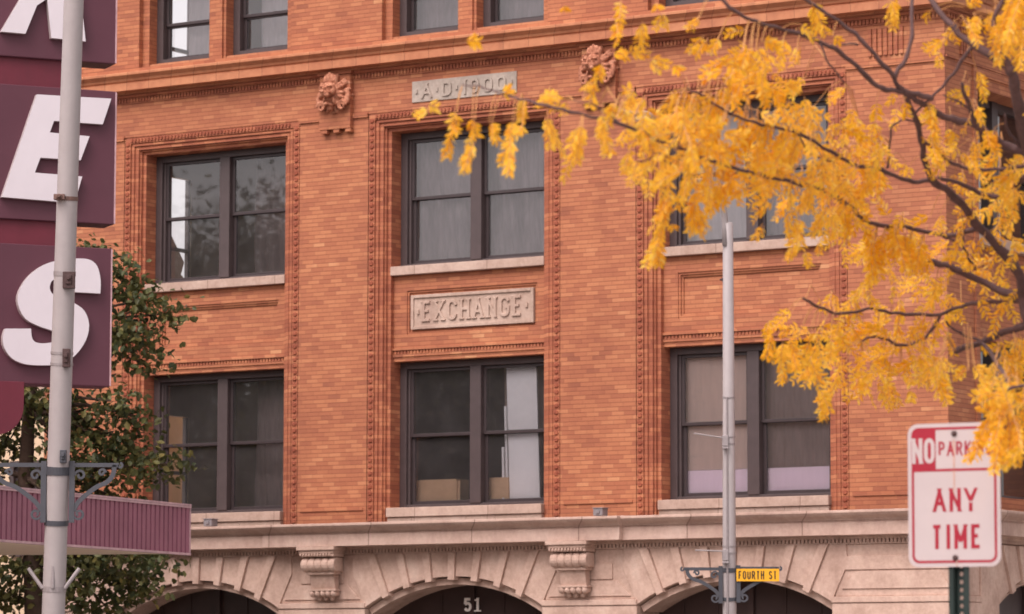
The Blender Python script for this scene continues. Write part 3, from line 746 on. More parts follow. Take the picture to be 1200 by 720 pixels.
# corbels
for cx in (-3.76, .82):
    mb = MB(); yo = YS-.02
    mb.box(cx-.36, cx+.36, yo-.34, yo, 2.03, 2.085); mb.box(cx-.33, cx+.33, yo-.31, yo, 1.985, 2.03)
    x = cx-.31
    while x < cx+.29: mb.box(x, x+.032, yo-.32, yo-.05, 1.945, 1.984); x += .055
    mb.box(cx-.32, cx+.32, yo-.29, yo, 1.93, 1.984)
    for i in range(5):
        a = cx-.32+.128*i; mb.tube([(a+.002, yo-.17, 1.81), (a+.03, yo-.17, 1.81), (a+.064, yo-.17, 1.81), (a+.098, yo-.17, 1.81), (a+.126, yo-.17, 1.81)], [.108, .119, .124, .119, .108], 18)
    mb.box(cx-.30, cx+.30, yo-.14, yo, 1.70, 1.92); mb.box(cx-.27, cx+.27, yo-.20, yo, 1.655, 1.699)
    mb.prism([(0, 1.654), (.16, 1.654), (.13, 1.55), (.10, 1.42), (0, 1.42)], cx-.225, cx+.225, lambda a, b, d: Vector((d, yo-a, b)))
    mb.box(cx-.26, cx+.26, yo-.15, yo, 1.40, 1.43)
    for i in range(5): mb.ell((cx-.2+.1*i, yo-.09, 1.365), (.055, .07, .06), 10, 8)
    mb.box(cx-.24, cx+.24, yo-.08, yo, 1.33, 1.40)
    for i in range(3): mb.ell((cx-.12+.12*i, yo-.03, 1.30), (.05, .05, .05), 8, 6)
    o = mb.build('scroll_corbel', M['stone'], bld, bevel=.006)
# small boxes on the cornice and floodlight
def utility(x, z, y=-.30):
    mb = MB(); mb.box(x-.08, x+.08, y-.09, y+.07, z, z+.11); mb.box(x-.095, x+.095, y-.10, y+.08, z+.11, z+.122); mb.box(x-.03, x+.03, y-.11, y-.09, z+.03, z+.08)
    mb.tube([(x-.13, y, z+.04), (x-.08, y, z+.05)], .014, 6)
    return mb.build('junction_box', M['boxgrey'], bld, bevel=.008)
utility(-6.02, 2.46); utility(1.25, 2.46)

# ================================================================== things seen inside the windows
def sheet(name, mat, x0, x1, z0, z1, y, amp, wl, label, cat='curtain', lean=0, xt=None):
    nx, nz = max(8, int((x1-x0)/.03)), 14; mb = MB(); ph = random.random()*6
    for j in range(nz+1):
        for i in range(nx+1):
            u, v = i/nx, j/nz; x = x0+(x1-x0)*u
            o = amp*math.sin(x*2*math.pi/wl+ph+1.6*math.sin(3*v+1.7*x+ph)+1.2*v)+amp*.5*math.sin(x*2*math.pi/wl*2.3+v*2)
            mb.v.append((x+lean*v, y+o*(1.1-.5*v), z0+(z1-z0)*v))
    for j in range(nz):
        for i in range(nx): a = j*(nx+1)+i; mb.f.append((a, a+1, a+nx+2, a+nx+1))
    n0 = len(mb.v); mb.v += [(p[0], p[1]+.012, p[2]) for p in mb.v[:n0]]; mb.f += [tuple(k+n0 for k in reversed(f)) for f in mb.f]
    o = mb.build(name, mat, None, smooth=True, fix=False)
    return tag(o, label, cat)
B1, B2, B3 = BAYS
# third floor
sheet('curtain', M['sheer'], -7.28, -6.50, 9.98, 11.7, .62, .012, .35, 'pale grey curtain behind half of the top left window, beside bright daylight')
sheet('curtain', M['sheer'], -5.90, -4.9, 9.98, 11.7, .78, .02, .40, 'grey curtain with light vertical stripes in the second top floor window from the left')
sheet('curtain', M['plastic'], -2.80, -1.62, 9.98, 11.7, .70, .015, .6, 'smooth grey curtain in the top floor window left of the date plaque')
sheet('curtain', M['plastic'], -1.22, -.03, 9.98, 11.7, .70, .015, .6, 'smooth grey curtain in the top floor window over the end of the date plaque')
sheet('curtain', M['sheer'], 2.05, 3.3, 9.98, 11.7, .70, .015, .5, 'pale grey curtain in the top floor window behind yellow leaves')
# second row
sheet('plastic_sheet', M['plastic'], B2-1.36, B2-.06, 6.52, 8.6, .70, .075, .80, 'grey plastic sheet draped behind the left half of the window over the carved name panel', 'plastic sheet')
sheet('plastic_sheet', M['plastic'], B2+.02, B2+1.36, 6.52, 8.6, .72, .085, .62, 'grey plastic sheet draped behind the right half of the window over the carved name panel', 'plastic sheet')
sheet('curtain', M['sheer'], B3-1.3, B3-.05, 6.52, 8.6, .75, .012, .3, 'pale panel curtain behind the lamp post in the window hidden by yellow leaves')
sheet('curtain', M['plastic'], B3+.05, B3+1.34, 6.52, 8.6, .70, .02, .22, 'dim grey pleated curtain right of the lamp post behind yellow leaves')
sheet('curtain', M['blind_dark'], B1-.1, B1+.9, 6.52, 8.6, 1.4, .05, .3, 'dark drape hanging inside the window under the left lion head')
# first row
sheet('roller_blind', M['blind'], B3-1.36, B3-.06, 3.15, 4.95, .57, .003, .9, 'taupe roller blind pulled down behind the grey lamp post', 'blind')
sheet('window_panel', M['lavender'], B3-1.36, B3-.06, 2.72, 3.145, .565, .002, .9, 'pale pinkish panel below the taupe roller blind', 'panel')
sheet('curtain', M['blind_dark'], B3+.02, B3+1.38, 3.15, 4.95, .63, .018, .16, 'grey brown ribbed curtain above a lavender panel beside the corner pier')
sheet('window_panel', M['lavender'], B3+.02, B3+1.38, 2.72, 3.145, .565, .002, .9, 'lavender panel across the foot of the window beside the corner pier', 'panel')
sheet('curtain', M['blind_dark'], B1+.15, B1+1.35, 2.72, 4.95, 1.1, .03, .33, 'dark curtain in the right half of the window above the purple canopy end')
sheet('curtain', M['blind'], B2+.05, B2+.75, 2.72, 4.95, 1.15, .02, .5, 'brown grey drape behind the leaning white boards')
def board(x0, x1, z0, z1, y, lean, mat, name, label, cat, th=.03):
    mb = MB(); mb.add([(x0, y, z0), (x1, y, z0), (x1+lean, y+.05, z1), (x0+lean, y+.05, z1), (x0, y+th, z0), (x1, y+th, z0), (x1+lean, y+.05+th, z1), (x0+lean, y+.05+th, z1)], [(0, 1, 2, 3), (4, 7, 6, 5), (0, 4, 5, 1), (1, 5, 6, 2), (2, 6, 7, 3), (3, 7, 4, 0)])
    return tag(mb.build(name, mat, None, bevel=.004), label, cat)
board(B2+.53, B2+1.08, 2.30, 4.86, .57, -.12, M['board'], 'board', 'tall wide white board leaning inside the window above the arched door', 'board')
board(B2+.435, B2+.48, 2.30, 4.25, .61, -.09, M['board'], 'board', 'narrow white board leaning left of the tall wide white one', 'board')
board(B2+.36, B2+.40, 2.30, 3.62, .60, -.05, M['board'], 'board', 'shortest white board, low at the left of the leaning white ones', 'board')
def carton(x0, x1, z1, y, label):
    mb = MB(); mb.box(x0, x1, y, y+.35, 2.26, z1); mb.box(x0, x1, y-.006, y+.17, z1, z1+.006); mb.box(x0+.002, x1-.002, y+.172, y+.352, z1, z1+.006); mb.box(x1+.001, x1+.05, y+.02, y+.04, 2.26, z1-.02)
    return tag(mb.build('cardboard_box', M['card'], None, bevel=.006), label, 'cardboard box')
carton(B2-1.32, B2-.50, 3.14, .62, 'brown cardboard box standing in the left half of the window above the arched door')
carton(B2+.02, B2+.46, 3.14, .62, 'brown cardboard box in front of the leaning white boards')
for k, x in enumerate((B2+.08, B2+.16)):
    mb = MB(); mb.tube([(x, .585, 2.70), (x, .585, 2.72), (x, .585, 2.80), (x, .585, 2.81)], [.028, .032, .032, .028], 14)
    tag(mb.build('tin_can', M['tin'], None, smooth=False), 'small pale green can on the sill before the right cardboard box, ' + ('left of two' if k == 0 else 'right of two'), 'can', 'green cans on the window sill')

# ================================================================== cream neighbour
nb = thing('cream_building', (-16, 4, GROUND), 'cream stucco building mostly hidden behind the green street tree', 'building')
mb = MB(); mb.box(-26, XL-.6, 3.3, 3.85, GROUND, 5.1); mb.box(-26, XL-2.0, 3.851, 18, GROUND, 5.1); mb.build('wall', M['cream'], nb)
mb = MB(); mb.box(-26.2, XL-.45, 3.15, 3.95, 5.102, 5.35); mb.box(-26.2, XL-1.85, 3.951, 18.2, 5.102, 5.35); mb.build('cornice', M['sill'], nb, bevel=.02)
mb = MB(); mb.prism([(2.0, 5.36), (5.5, 5.36), (5.62, 7.1), (5.27, 7.32), (5.36, 7.55), (4.2, 8.92), (2.0, 8.92)], 0, .6, lambda a, b, d: Vector((-11.6+d, a+1.4, b))) if False else mb.prism([(3.4, 5.36), (5.5, 5.36), (5.62, 7.1), (5.27, 7.32), (5.36, 7.55), (4.2, 8.92), (3.4, 8.92)], 0, .6, lambda a, b, d: Vector((-11.6+d, a, b))); mb.build('gable', M['frame'], nb)
for z0 in (-.6, 2.2):
    for x in (-12.6, -15.6, -18.6):
        mb = MB(); frame_ring(mb, x-.6, x+.6, z0, z0+1.7, 3.20, 3.298, .09); mb.box(x-.51, x+.51, 3.22, 3.297, z0+.8, z0+.88); f_ = mb.build('window', M['frame'], nb)
        mb = MB(); mb.box(x-.51, x+.51, 3.26, 3.296, z0+.09, z0+.79); mb.box(x-.51, x+.51, 3.26, 3.296, z0+.89, z0+1.61); mb.build('pane', M['sash'], f_)

# ================================================================== theatre, its vertical sign and canopy
ang = R(24); ex = R0*math.cos(ang)+F0*math.sin(ang); en = R0*math.sin(ang)-F0*math.cos(ang); ez = Vector((0, 0, 1))
PS = at(70, 250, 44.0)
def sp2(u, v):                       # point of the sign face in its own metres
    q = on_plane(u, v, PS, en)-PS; return (q.dot(ex), q.z)
SF = lambda a, b, d: PS+ex*a+ez*b+en*d
vsign = thing('theatre_sign', SF(0, -3, -.3), 'tall plum vertical sign with slanted white block letters on stacked boxes', 'sign')
def poly_px(pts): return [sp2(*p) for p in pts]
def cabinet(yt, yb, xr):
    (a, t), (_, b) = sp2(xr, yt), sp2(xr, yb)
    L = a-2.05
    mb = MB(); mb.prism([(L, b), (a, b), (a, t), (L, t)], -.42, 0, SF)
    o = mb.build('sign_box', M['purple'], vsign, bevel=.012)
    tr = MB()
    for (p0, p1) in (((a, b), (a, t)),): tr.prism([(a-.014, b+.01), (a+.004, b+.01), (a+.004, t-.01), (a-.014, t-.01)], -.40, .006, SF)
    tr.build('edge_trim', M['fascia_trim'], o)
    return o
cabs = [cabinet(-118, 75.5, 138.5), cabinet(107.5, 263.5, 136.5), cabinet(291.5, 453.5, 131.5)]
def letter(pts, box):
    p = poly_px(pts); e = MB(); e.prism(p, .002, .075, SF); o = e.build('letter_return', M['letter_edge'], box)
    f_ = MB(); f_.prism(p, .0755, .085, SF); f_.build('letter', M['letter'], box)
# E
letter([(41, 112), (128, 117), (118, 147), (61, 143), (56, 156.5), (102.5, 161), (92, 189), (45, 186), (38.5, 203.5), (94, 208), (85, 239), (0, 232)], cabs[1])
# X
letter([(-1, 38.5), (27.5, 41), (41, 8), (53, 0), (58, 46), (98, 50), (90, -25), (124, -84), (92, -86), (76, -56), (70, -87), (26, -90), (36, -24)], cabs[0])
# S : centre line and width
def s_shape():
    mid = [(104, 327), (98, 318.5), (88, 314.5), (74, 318), (61, 326), (49, 338), (43, 350), (46, 362), (57, 371), (72, 378), (81, 387), (83, 397), (76, 408), (62, 415), (45, 416), (29, 413), (17, 405), (15, 395), (16, 386)]
    return mid
def catmull(p, n=5):
    out = []
    for i in range(len(p)-1):
        a, b, c_, d = p[max(i-1, 0)], p[i], p[i+1], p[min(i+2, len(p)-1)]
        for k in range(n):
            t = k/n; out.append(tuple(.5*((2*b[j])+(-a[j]+c_[j])*t+(2*a[j]-5*b[j]+4*c_[j]-d[j])*t*t+(-a[j]+3*b[j]-3*c_[j]+d[j])*t**3) for j in range(2)))
    out.append(p[-1]); return out
outer = [(115, 345), (115.5, 330), (112, 314), (104, 306), (92, 304), (72, 305), (50, 311), (31, 325), (20, 343), (19, 358), (27, 374), (43, 383), (60, 389), (64, 395), (61, 401), (52, 403), (44, 403), (38, 401), (35, 396), (34, 386)]
inner = [(4, 386), (1, 396), (3, 409), (12, 421), (27, 427.5), (48, 429), (70, 427), (86, 417), (98, 400), (102, 382), (97, 366), (86, 357), (72, 351), (60, 346), (56, 339), (58, 331), (64, 328), (72, 329), (76, 334), (80, 343)]
sp = catmull(outer, 3)+catmull(inner, 3)
letter(sp, cabs[2])
mb = MB()
(a, t), (_, b) = sp2(90, -118), sp2(90, 452)
mb.prism([(a-1.75, b), (a, b), (a, t), (a-1.75, t)], -.36, -.06, SF)
(a2, t2), (_, b2) = sp2(28, 447), sp2(28, 511)
arcp = [(a2, b+.02), (a2, b2+.35)]+[(a2-.35+.35*math.cos(q), b2+.35+.35*math.sin(q)*1.0) for q in [-k*math.pi/16 for k in range(1, 9)]]
mb.prism([(a2-1.2, b+.02)]+arcp+[(a2-1.2, b2)], -.40, .02, SF)
mb.build('sign_spine', M['maroon'], vsign, bevel=.01)
for k in range(9):                                    # rivet-like caps on the box tops
    pass
# canopy
ang2 = R(68); cx_ = R0*math.cos(ang2)+F0*math.sin(ang2); cn = R0*math.sin(ang2)-F0*math.cos(ang2)
PC = at(0, 632, 42.0)
def cp2(u, v): q = on_plane(u, v, PC, cn)-PC; return (q.dot(cx_), q.z)
CF = lambda a, b, d: PC+cx_*a+ez*b+cn*d
bR, zb_ = cp2(221.5, 651); _, zt_ = cp2(221.5, 592.5); aL = -3.2
can = thing('theatre_canopy', CF(0, zb_, -.5), 'plum corrugated canopy with a beige underside, projecting from the theatre', 'canopy')
mb = MB()
nr = int((bR-aL)/.118); pitch = (bR-aL)/nr; prof = []
for i in range(nr):
    a = aL+i*pitch; prof += [(a, 0), (a+.010, -.05), (a+.030, -.05), (a+.040, 0)]
prof.append((bR, 0)); m = len(prof)
for a, d in prof: mb.v += [CF(a, zb_+.03, d), CF(a, zt_-.03, d)]
mb.f = [(2*i, 2*i+2, 2*i+3, 2*i+1) for i in range(m-1)]
mb.build('corrugated_fascia', M['fascia'], can, fix=False)
# canopy body in plan: near end, corner, and far side running back to the theatre wall
Bc = CF(bR, 0, -.06); far = on_plane(-160, 654, CF(0, zb_, 0), ez) ; near = CF(aL, 0, -.06)
def plan(mb, pts, z0, z1):
    n = len(pts); z0 += PC.z; z1 += PC.z
    mb.v += [(p.x, p.y, z0) for p in pts]+[(p.x, p.y, z1) for p in pts]; b = len(mb.v)-2*n
    mb.f += [tuple(b+i for i in range(n)), tuple(b+n+i for i in range(n-1, -1, -1))]+[(b+i, b+(i+1) % n, b+n+(i+1) % n, b+n+i) for i in range(n)]
near2 = near - R0*2.5
pl = [near, Bc, far, near2]
mb = MB(); plan(mb, pl, zb_+.02, zb_+.06); mb.build('soffit', M['soffit'], can)
mb = MB(); plan(mb, pl, zb_+.062, zt_-.05); mb.build('canopy_body', M['fascia'], can)
mb = MB()
for z0, z1 in ((zt_-.035, zt_-.012), (zt_-.008, zt_+.015), (zb_, zb_+.028)):
    mb.prism([(aL, z0), (bR+.02, z0), (bR+.02, z1), (aL, z1)], -.058, .018, CF)
mb.prism([(bR+.001, zb_), (bR+.02, zb_), (bR+.02, zt_), (bR+.001, zt_)], -.05, .012, CF)
mb.build('edge_trim', M['fascia_trim'], can)
# theatre wall the sign and canopy hang from, left of the frame
q = at(-330, 600, 44.0)
th = thing('theatre_building', (q.x, q.y, GROUND), 'plain cream theatre building carrying the plum sign, at the left', 'building')
mt = Matrix.Translation((q.x, q.y, 0)) @ Matrix.Rotation(YAW, 4, 'Z')
mb = MB(); mb.box(-12, 0, -7, 6, GROUND, 6.2, mt); mb.build('wall', M['cream'], th)
mb = MB(); mb.box(-12.2, .2, -7.2, 6.2, 6.202, 6.5, mt); mb.build('cornice', M['sill'], th)

# ================================================================== lamp posts
def scroll_bracket(name, parent, O, ax, L, s, mat):
    """iron sign bracket reaching L along ax from O (its top at the post); s = scale of the depth"""
    side = ax.cross(ez)
    fr = lambda a, b, d: O+ax*(a)+ez*(b)+side*d
    mb = MB(); t = .012
    mb.prism([(0, .0), (L, -.0), (L, -.045), (0, -.045)], -t, t, fr)
    mb.prism([(0, .02), (.06, .02), (.06, -.62*s), (0, -.62*s)], -t*1.5, t*1.5, fr)
    curve = catmull([(.05, -.50*s), (.10*L/.5, -.40*s), (.26*L/.5, -.26*s), (.38*L/.5, -.20*s), (.44*L/.5, -.12*s), (.455*L/.5, -.02)], 6)
    stroke(mb, curve, .05, -t, t, fr)
    def spiral(cx, cy, r, a0, tr, sg):
        pts = [(cx+r*(1-.75*i/22)*math.cos(a0+sg*i*tr/22), cy+r*(1-.75*i/22)*math.sin(a0+sg*i*tr/22)) for i in range(23)]
        stroke(mb, pts, .026, -t, t, fr)
    spiral(.11, -.53*s, .065, math.pi, 7.5, 1); spiral(.12, -.10*s-.03, .06, math.pi, 7, -1); spiral(.33*L/.5, -.10*s, .042, 0, 7, 1)
    spiral(L+.012, -.03, .03, math.pi/2, 5.5, -1)
    return mb.build(name, mat, parent)
def band(mb, c, axis, r, h, n=18): mb.tube([c-axis*(h/2), c+axis*(h/2)], r, n)

# near (left) post
dL = 40.0; A = at(88.5, -60, dL); Bq = at(62.3, 726, dL); axis = (A-Bq).normalized()
k = (GROUND-Bq.z)/axis.z; foot = Bq+axis*k
lp = thing('lamp_post', foot, 'thick grey post in front of the plum sign, with empty scroll brackets', 'lamp post')
rA, rB = 11.5/FPX*dL, 13.6/FPX*dL
def onL(v): s_ = (v+60)/786; return A.lerp(Bq, s_), rA+(rB-rA)*s_
mb = MB(); top = A+axis*1.6
mb.tube([foot, foot+axis*.02, foot+axis*.5, Bq, A, top], [rB*1.9, rB*1.9, rB*1.08, rB, rA, rA*.93], 32)
mb.build('post', M['pole'], lp, smooth=True)
mb = MB(); mb.tube([foot, foot+axis*.06, foot+axis*.35, foot+axis*.45], [rB*2.2, rB*2.2, rB*1.6, rB*1.1], 24); mb.build('base_collar', M['pole'], lp)
for v, h in ((233, .045), (321, .05), (414, .03), (427, .03), (690, .06)):
    c_, r_ = onL(v); mb = MB(); band(mb, c_, axis, r_*1.05, h, 24); mb.build('clamp_band', M['rusty'] if v < 250 else M['galv'], lp)
for v, mt_ in ((233, 'rusty'), (330, 'bolt'), (421, 'bolt'), (536, 'iron')):
    c_, r_ = onL(v); q = c_+R0*(r_*.55)-F0*(r_*.95); 
    if v == 233: q = c_-R0*(r_*.6)-F0*(r_*1.0)
    mb = MB(); m_ = Matrix.Translation(q) @ Matrix.Rotation(YAW, 4, 'Z')
    hh = {233: .03, 330: .09, 421: .10, 536: .07}[v]; ww = {233: .06, 330: .065, 421: .04, 536: .035}[v]
    mb.box(-ww, ww, -.05, .03, -hh, hh, m_); mb.box(-ww*.5, ww*.5, -.07, -.05, -hh*.5, hh*.6, m_); mb.tube([m_ @ Vector((0, -.05, hh*.2)), m_ @ Vector((0, -.10, hh*.2))], .022, 8)
    mb.build('clamp_box', M[mt_], lp, bevel=.004)
for v, h in ((552, .09), (613, .055)):
    c_, r_ = onL(v); mb = MB(); band(mb, c_, axis, r_*1.08, h, 24); mb.build('bracket_clamp', M['iron'], lp)
cL, rL = onL(545)
for sgn, L in ((1, 58), (-1, 66)):
    O = cL+R0*(sgn*rL*1.02)-F0*.02+ez*.02
    scroll_bracket('scroll_bracket', lp, O, (R0*sgn), L/FPX*dL, 1.05, M['iron'])
c_, r_ = onL(690)
for dx, dz in ((-1, .22), (0, .24), (1, .22)):
    mb = MB(); q = c_+R0*(dx*r_*.95)-F0*(r_*(1.05 if dx == 0 else .4)); mb.tube([q, q+R0*(dx*.16)+ez*dz*1.0], .022, 10); mb.build('mounting_peg', M['galv'], lp)

# far (right) post with street name
dR = 52.0
A = at(853, 262, dR); Bq = at(855, 726, dR); axis = (A-Bq).normalized(); k = (GROUND-Bq.z)/axis.z; foot = Bq+axis*k
rp = thing('lamp_post', foot, 'slim grey lamp post before the right bay, carrying a yellow street name', 'lamp post')
rA, rB = 6.0/FPX*dR, 8.2/FPX*dR
def onR(v): s_ = (v-262)/464; return A.lerp(Bq, s_), rA+(rB-rA)*s_
mb = MB(); mb.tube([foot, foot+axis*.02, foot+axis*.4, Bq, A, A+axis*.02], [rB*1.9, rB*1.9, rB*1.05, rB, rA, rA*.7], 28); mb.build('post', M['pole'], rp, smooth=True)
arm = [at(*p) for p in ((849.5, 288, dR-.05), (850, 262, dR-.02), (848, 244, dR-.1), (840, 222, dR-.2), (822, 188, dR-.4), (800, 158, dR-.6), (782, 142, dR-.8))]
arm = [Vector(p) for p in arm]
mb = MB(); mb.tube([p+ez*0 for p in arm], [.038, .045, .045, .042, .04, .036, .034], 14); mb.build('lamp_arm', M['pole'], rp, smooth=True)
# cobra-head luminaire
p0, p1 = at(786, 145, dR-.75), at(731, 131, dR-1.5); dv = (p1-p0); ln = dv.length; dv.normalize(); sd_ = dv.cross(ez).normalized(); un = sd_.cross(dv)
mb = MB(); prof = [(0, .03, .03), (.15, .045, .045), (.3, .09, .07), (.55, .13, .085), (.8, .12, .075), (.95, .07, .04), (1.0, .02, .01)]
n = 14
for s_, a_, b_ in prof:
    for i in range(n):
        q = 2*math.pi*i/n; mb.v.append(p0+dv*(ln*s_)+sd_*(a_*math.cos(q))+un*(b_*math.sin(q)*(1 if math.sin(q) > 0 else .55)))
for i in range(len(prof)-1):
    for k_ in range(n): mb.f.append((i*n+k_, i*n+(k_+1) % n, (i+1)*n+(k_+1) % n, (i+1)*n+k_))
mb.f += [tuple(range(n)), tuple(range((len(prof)-1)*n, len(prof)*n))]
lh = mb.build('lamp_head', M['pole'], rp, smooth=True)
mb = MB(); mb.ell(p0+dv*(ln*.68)-un*.045, (.12, .12, .05), 14, 8); mb.build('lamp_lens', M['letter'], lh, smooth=True)
# conduit beside the post
mb = MB(); cc = [onR(v)[0]-R0*(onR(v)[1]*.35)-F0*(onR(v)[1]*1.02) for v in (466, 520, 600, 725)]; mb.tube(cc, .016, 8); mb.build('conduit', M['galv'], rp)
for v in (466, 512, 520, 640, 648): 
    c_, r_ = onR(v); mb = MB(); band(mb, c_, axis, r_*1.07, .02, 20); mb.build('clamp_band', M['galv'], rp)
for v in (516, 650):
    c_, r_ = onR(v); m_ = Matrix.Translation(c_-R0*(r_*.6)-F0*(r_*.95)) @ Matrix.Rotation(YAW, 4, 'Z'); mb = MB(); mb.box(-.05, .035, -.05, .03, -.09, .06, m_); mb.box(-.05, .04, -.06, .02, -.13, -.10, m_)
    mb.build('clamp_box', M['galv'], rp, bevel=.004)
for (a_, b_) in (((846, 513), (813, 508)), ((846, 646), (815, 645))):
    mb = MB(); mb.tube([at(*a_, dR-.15), at(*b_, dR-.25)], [.010, .010], 8); mb.build('banner_rod', M['pole'], rp)
mb = MB(); q = at(847.5, 328, dR); m_ = Matrix.Translation(q) @ Matrix.Rotation(YAW, 4, 'Z'); mb.box(-.02, .03, -.02, .02, -.025, .025, m_); mb.tube([m_ @ Vector((-.05, 0, 0)), m_ @ Vector((0, 0, 0))], .014, 8); mb.build('bolt', M['bolt'], rp)
for v, h in ((668, .06), (702, .05)):
    c_, r_ = onR(v); mb = MB(); band(mb, c_, axis, r_*1.12, h, 20); mb.build('bracket_clamp', M['iron'], rp)
c_, r_ = onR(666)
b1 = scroll_bracket('scroll_bracket', rp, c_-R0*r_-F0*.02+ez*.01, -R0, 46/FPX*dR, .82, M['iron'])
b2 = scroll_bracket('scroll_bracket', rp, c_+R0*r_-F0*.02+ez*.02, R0, 50/FPX*dR, .82, M['iron'])
SO = c_+R0*(r_)-F0*.055
ss = thing('street_sign', SO, 'small yellow street name plate hanging under the iron bracket of the slim post', 'street sign')
fr = lambda a, b, d: SO+R0*a+ez*b-F0*d
W = 50/FPX*dR; hS = 14.6/FPX*dR; zt2 = -.01
mb = MB(); mb.prism([(.0, zt2-hS), (W, zt2-hS-.0), (W, zt2), (.0, zt2)], 0, .006, fr); pl_ = mb.build('plate', M['street_yellow'], ss)
mb = MB(); text(mb, 'FOURTH ST', .03, W-.035, zt2-hS+.028, zt2-.032, .016, .0062, .009, fr, gap=.28); mb.build('lettering', M['black'], pl_)
mb = MB()
for a in (.05, W-.05): mb.box(SO.x-.01, SO.x+.01, SO.y-.01, SO.y+.01, SO.z+zt2, SO.z+zt2+.03, Matrix.Translation(R0*a))
mb.build('hanger', M['iron'], ss)

# ================================================================== no parking sign
dN = 11.7; ang3 = R(27); nx_ = R0*math.cos(ang3)-F0*math.sin(ang3)      # right edge nearer
nn = -R0*math.sin(ang3)-F0*math.cos(ang3); PN = at(1119, 581, dN)
NF = lambda a, b, d: PN+nx_*a+ez*b+nn*d
def n2(u, v): q = on_plane(u, v, PN, nn)-PN; return (q.dot(nx_), q.z)
l_, r_ = n2(1064.5, 581)[0], n2(1172.5, 581)[0]; t_, b_ = n2(1119, 496)[1], n2(1119, 664.5)[1]
W, Hh = r_-l_, t_-b_
nps = thing('parking_sign', NF((l_+r_)/2, GROUND-PN.z, 0), 'white and red no parking any time sign on a green perforated post', 'sign')
def rrect(x0, x1, y0, y1, rad, n=6):
    o = []
    for cx, cy, a0 in ((x1-rad, y1-rad, 0), (x0+rad, y1-rad, 90), (x0+rad, y0+rad, 180), (x1-rad, y0+rad, 270)): o += arc(cx, cy, rad, rad, a0, a0+90, n)
    return o
mb = MB(); mb.prism(rrect(l_, r_, b_, t_, .034), -.0015, .0015, NF); panel = mb.build('panel', M['sign_white'], nps)
u = lambda px: l_+(px-1064.5)/108*W
z = lambda py: t_-(py-496)/168.5*Hh
mb = MB()
bo = .0125; bw = .0082; o = rrect(l_+bo, r_-bo, b_+bo, t_-bo, .024, 8); i_ = rrect(l_+bo+bw, r_-bo-bw, b_+bo+bw, t_-bo-bw, .017, 8); n = len(o)
vs_ = [NF(a, b, .0016) for a, b in o]+[NF(a, b, .0016) for a, b in i_]+[NF(a, b, .0020) for a, b in o]+[NF(a, b, .0020) for a, b in i_]
mb.add(vs_, [(2*n+k, 2*n+(k+1) % n, 3*n+(k+1) % n, 3*n+k) for k in range(n)]+[(k, (k+1) % n, 2*n+(k+1) % n, 2*n+k) for k in range(n)]+[(n+k, 3*n+k, 3*n+(k+1) % n, n+(k+1) % n) for k in range(n)])
xi0, xi1, yt_, ym_ = l_+bo+bw*.9, u(1097.5), t_-bo-bw*.9, z(555)
mb.prism([(xi0, z(552.5)), (r_-bo-bw*.9, z(552.5)), (r_-bo-bw*.9, z(549.5)), (xi0, z(549.5))], .0016, .0021, NF)
mb.prism([(xi0, z(549.6)), (xi1, z(549.6)), (xi1, yt_), (xi0+.016, yt_), (xi0+.005, yt_-.005), (xi0, yt_-.016)], .0016, .0022, NF)
mb.build('red_border', M['sign_red'], panel, fix=True)
mb = MB(); text(mb, 'NO', u(1069.5), u(1096.3), z(542.8), z(513), .0125, .0023, .0027, NF, gap=.12); mb.build('lettering', M['sign_white'], panel)
mb = MB(); text(mb, 'PARKING', u(1101), u(1164), z(534.5), z(517.5), .0066, .0016, .0021, NF, gap=.27)
mb.build('lettering', M['sign_red'], panel); mb = MB()
text(mb, 'ANY', u(1094), u(1145), z(600), z(572.5), .0122, .0016, .0021, NF, gap=.26); mb.build('lettering', M['sign_red'], panel); mb = MB()
text(mb, 'TIME', u(1091.5), u(1150), z(643.5), z(615), .0122, .0016, .0021, NF, gap=.3); mb.build('lettering', M['sign_red'], panel)
mb = MB(); mb.prism([(u(1119)-.004, z(552)), (u(1119)+.003, z(552)), (u(1119)+.002, z(575)), (u(1119), z(590)), (u(1119)-.002, z(575))], .0021, .0023, NF)
mb.prism([(u(1119)-.004, z(516)), (u(1119)+.004, z(516)), (u(1119)+.003, z(549)), (u(1119)-.003, z(549))], .0022, .0024, NF); mb.prism([(u(1121)-.003, z(655)), (u(1121)+.003, z(655)), (u(1121)+.002, z(664)), (u(1121)-.002, z(664))], .0022, .0024, NF); mb.build('rust_streak', M['rust'], panel)
for py in (508.5, 654):
    mb = MB(); q = NF(u(1119.5), z(py), .001); mb.tube([q, q+nn*.004, q+nn*.008, q+nn*.009], [.0095, .0095, .006, .002], 14); mb.build('bolt', M['bolt'], nps, smooth=False)
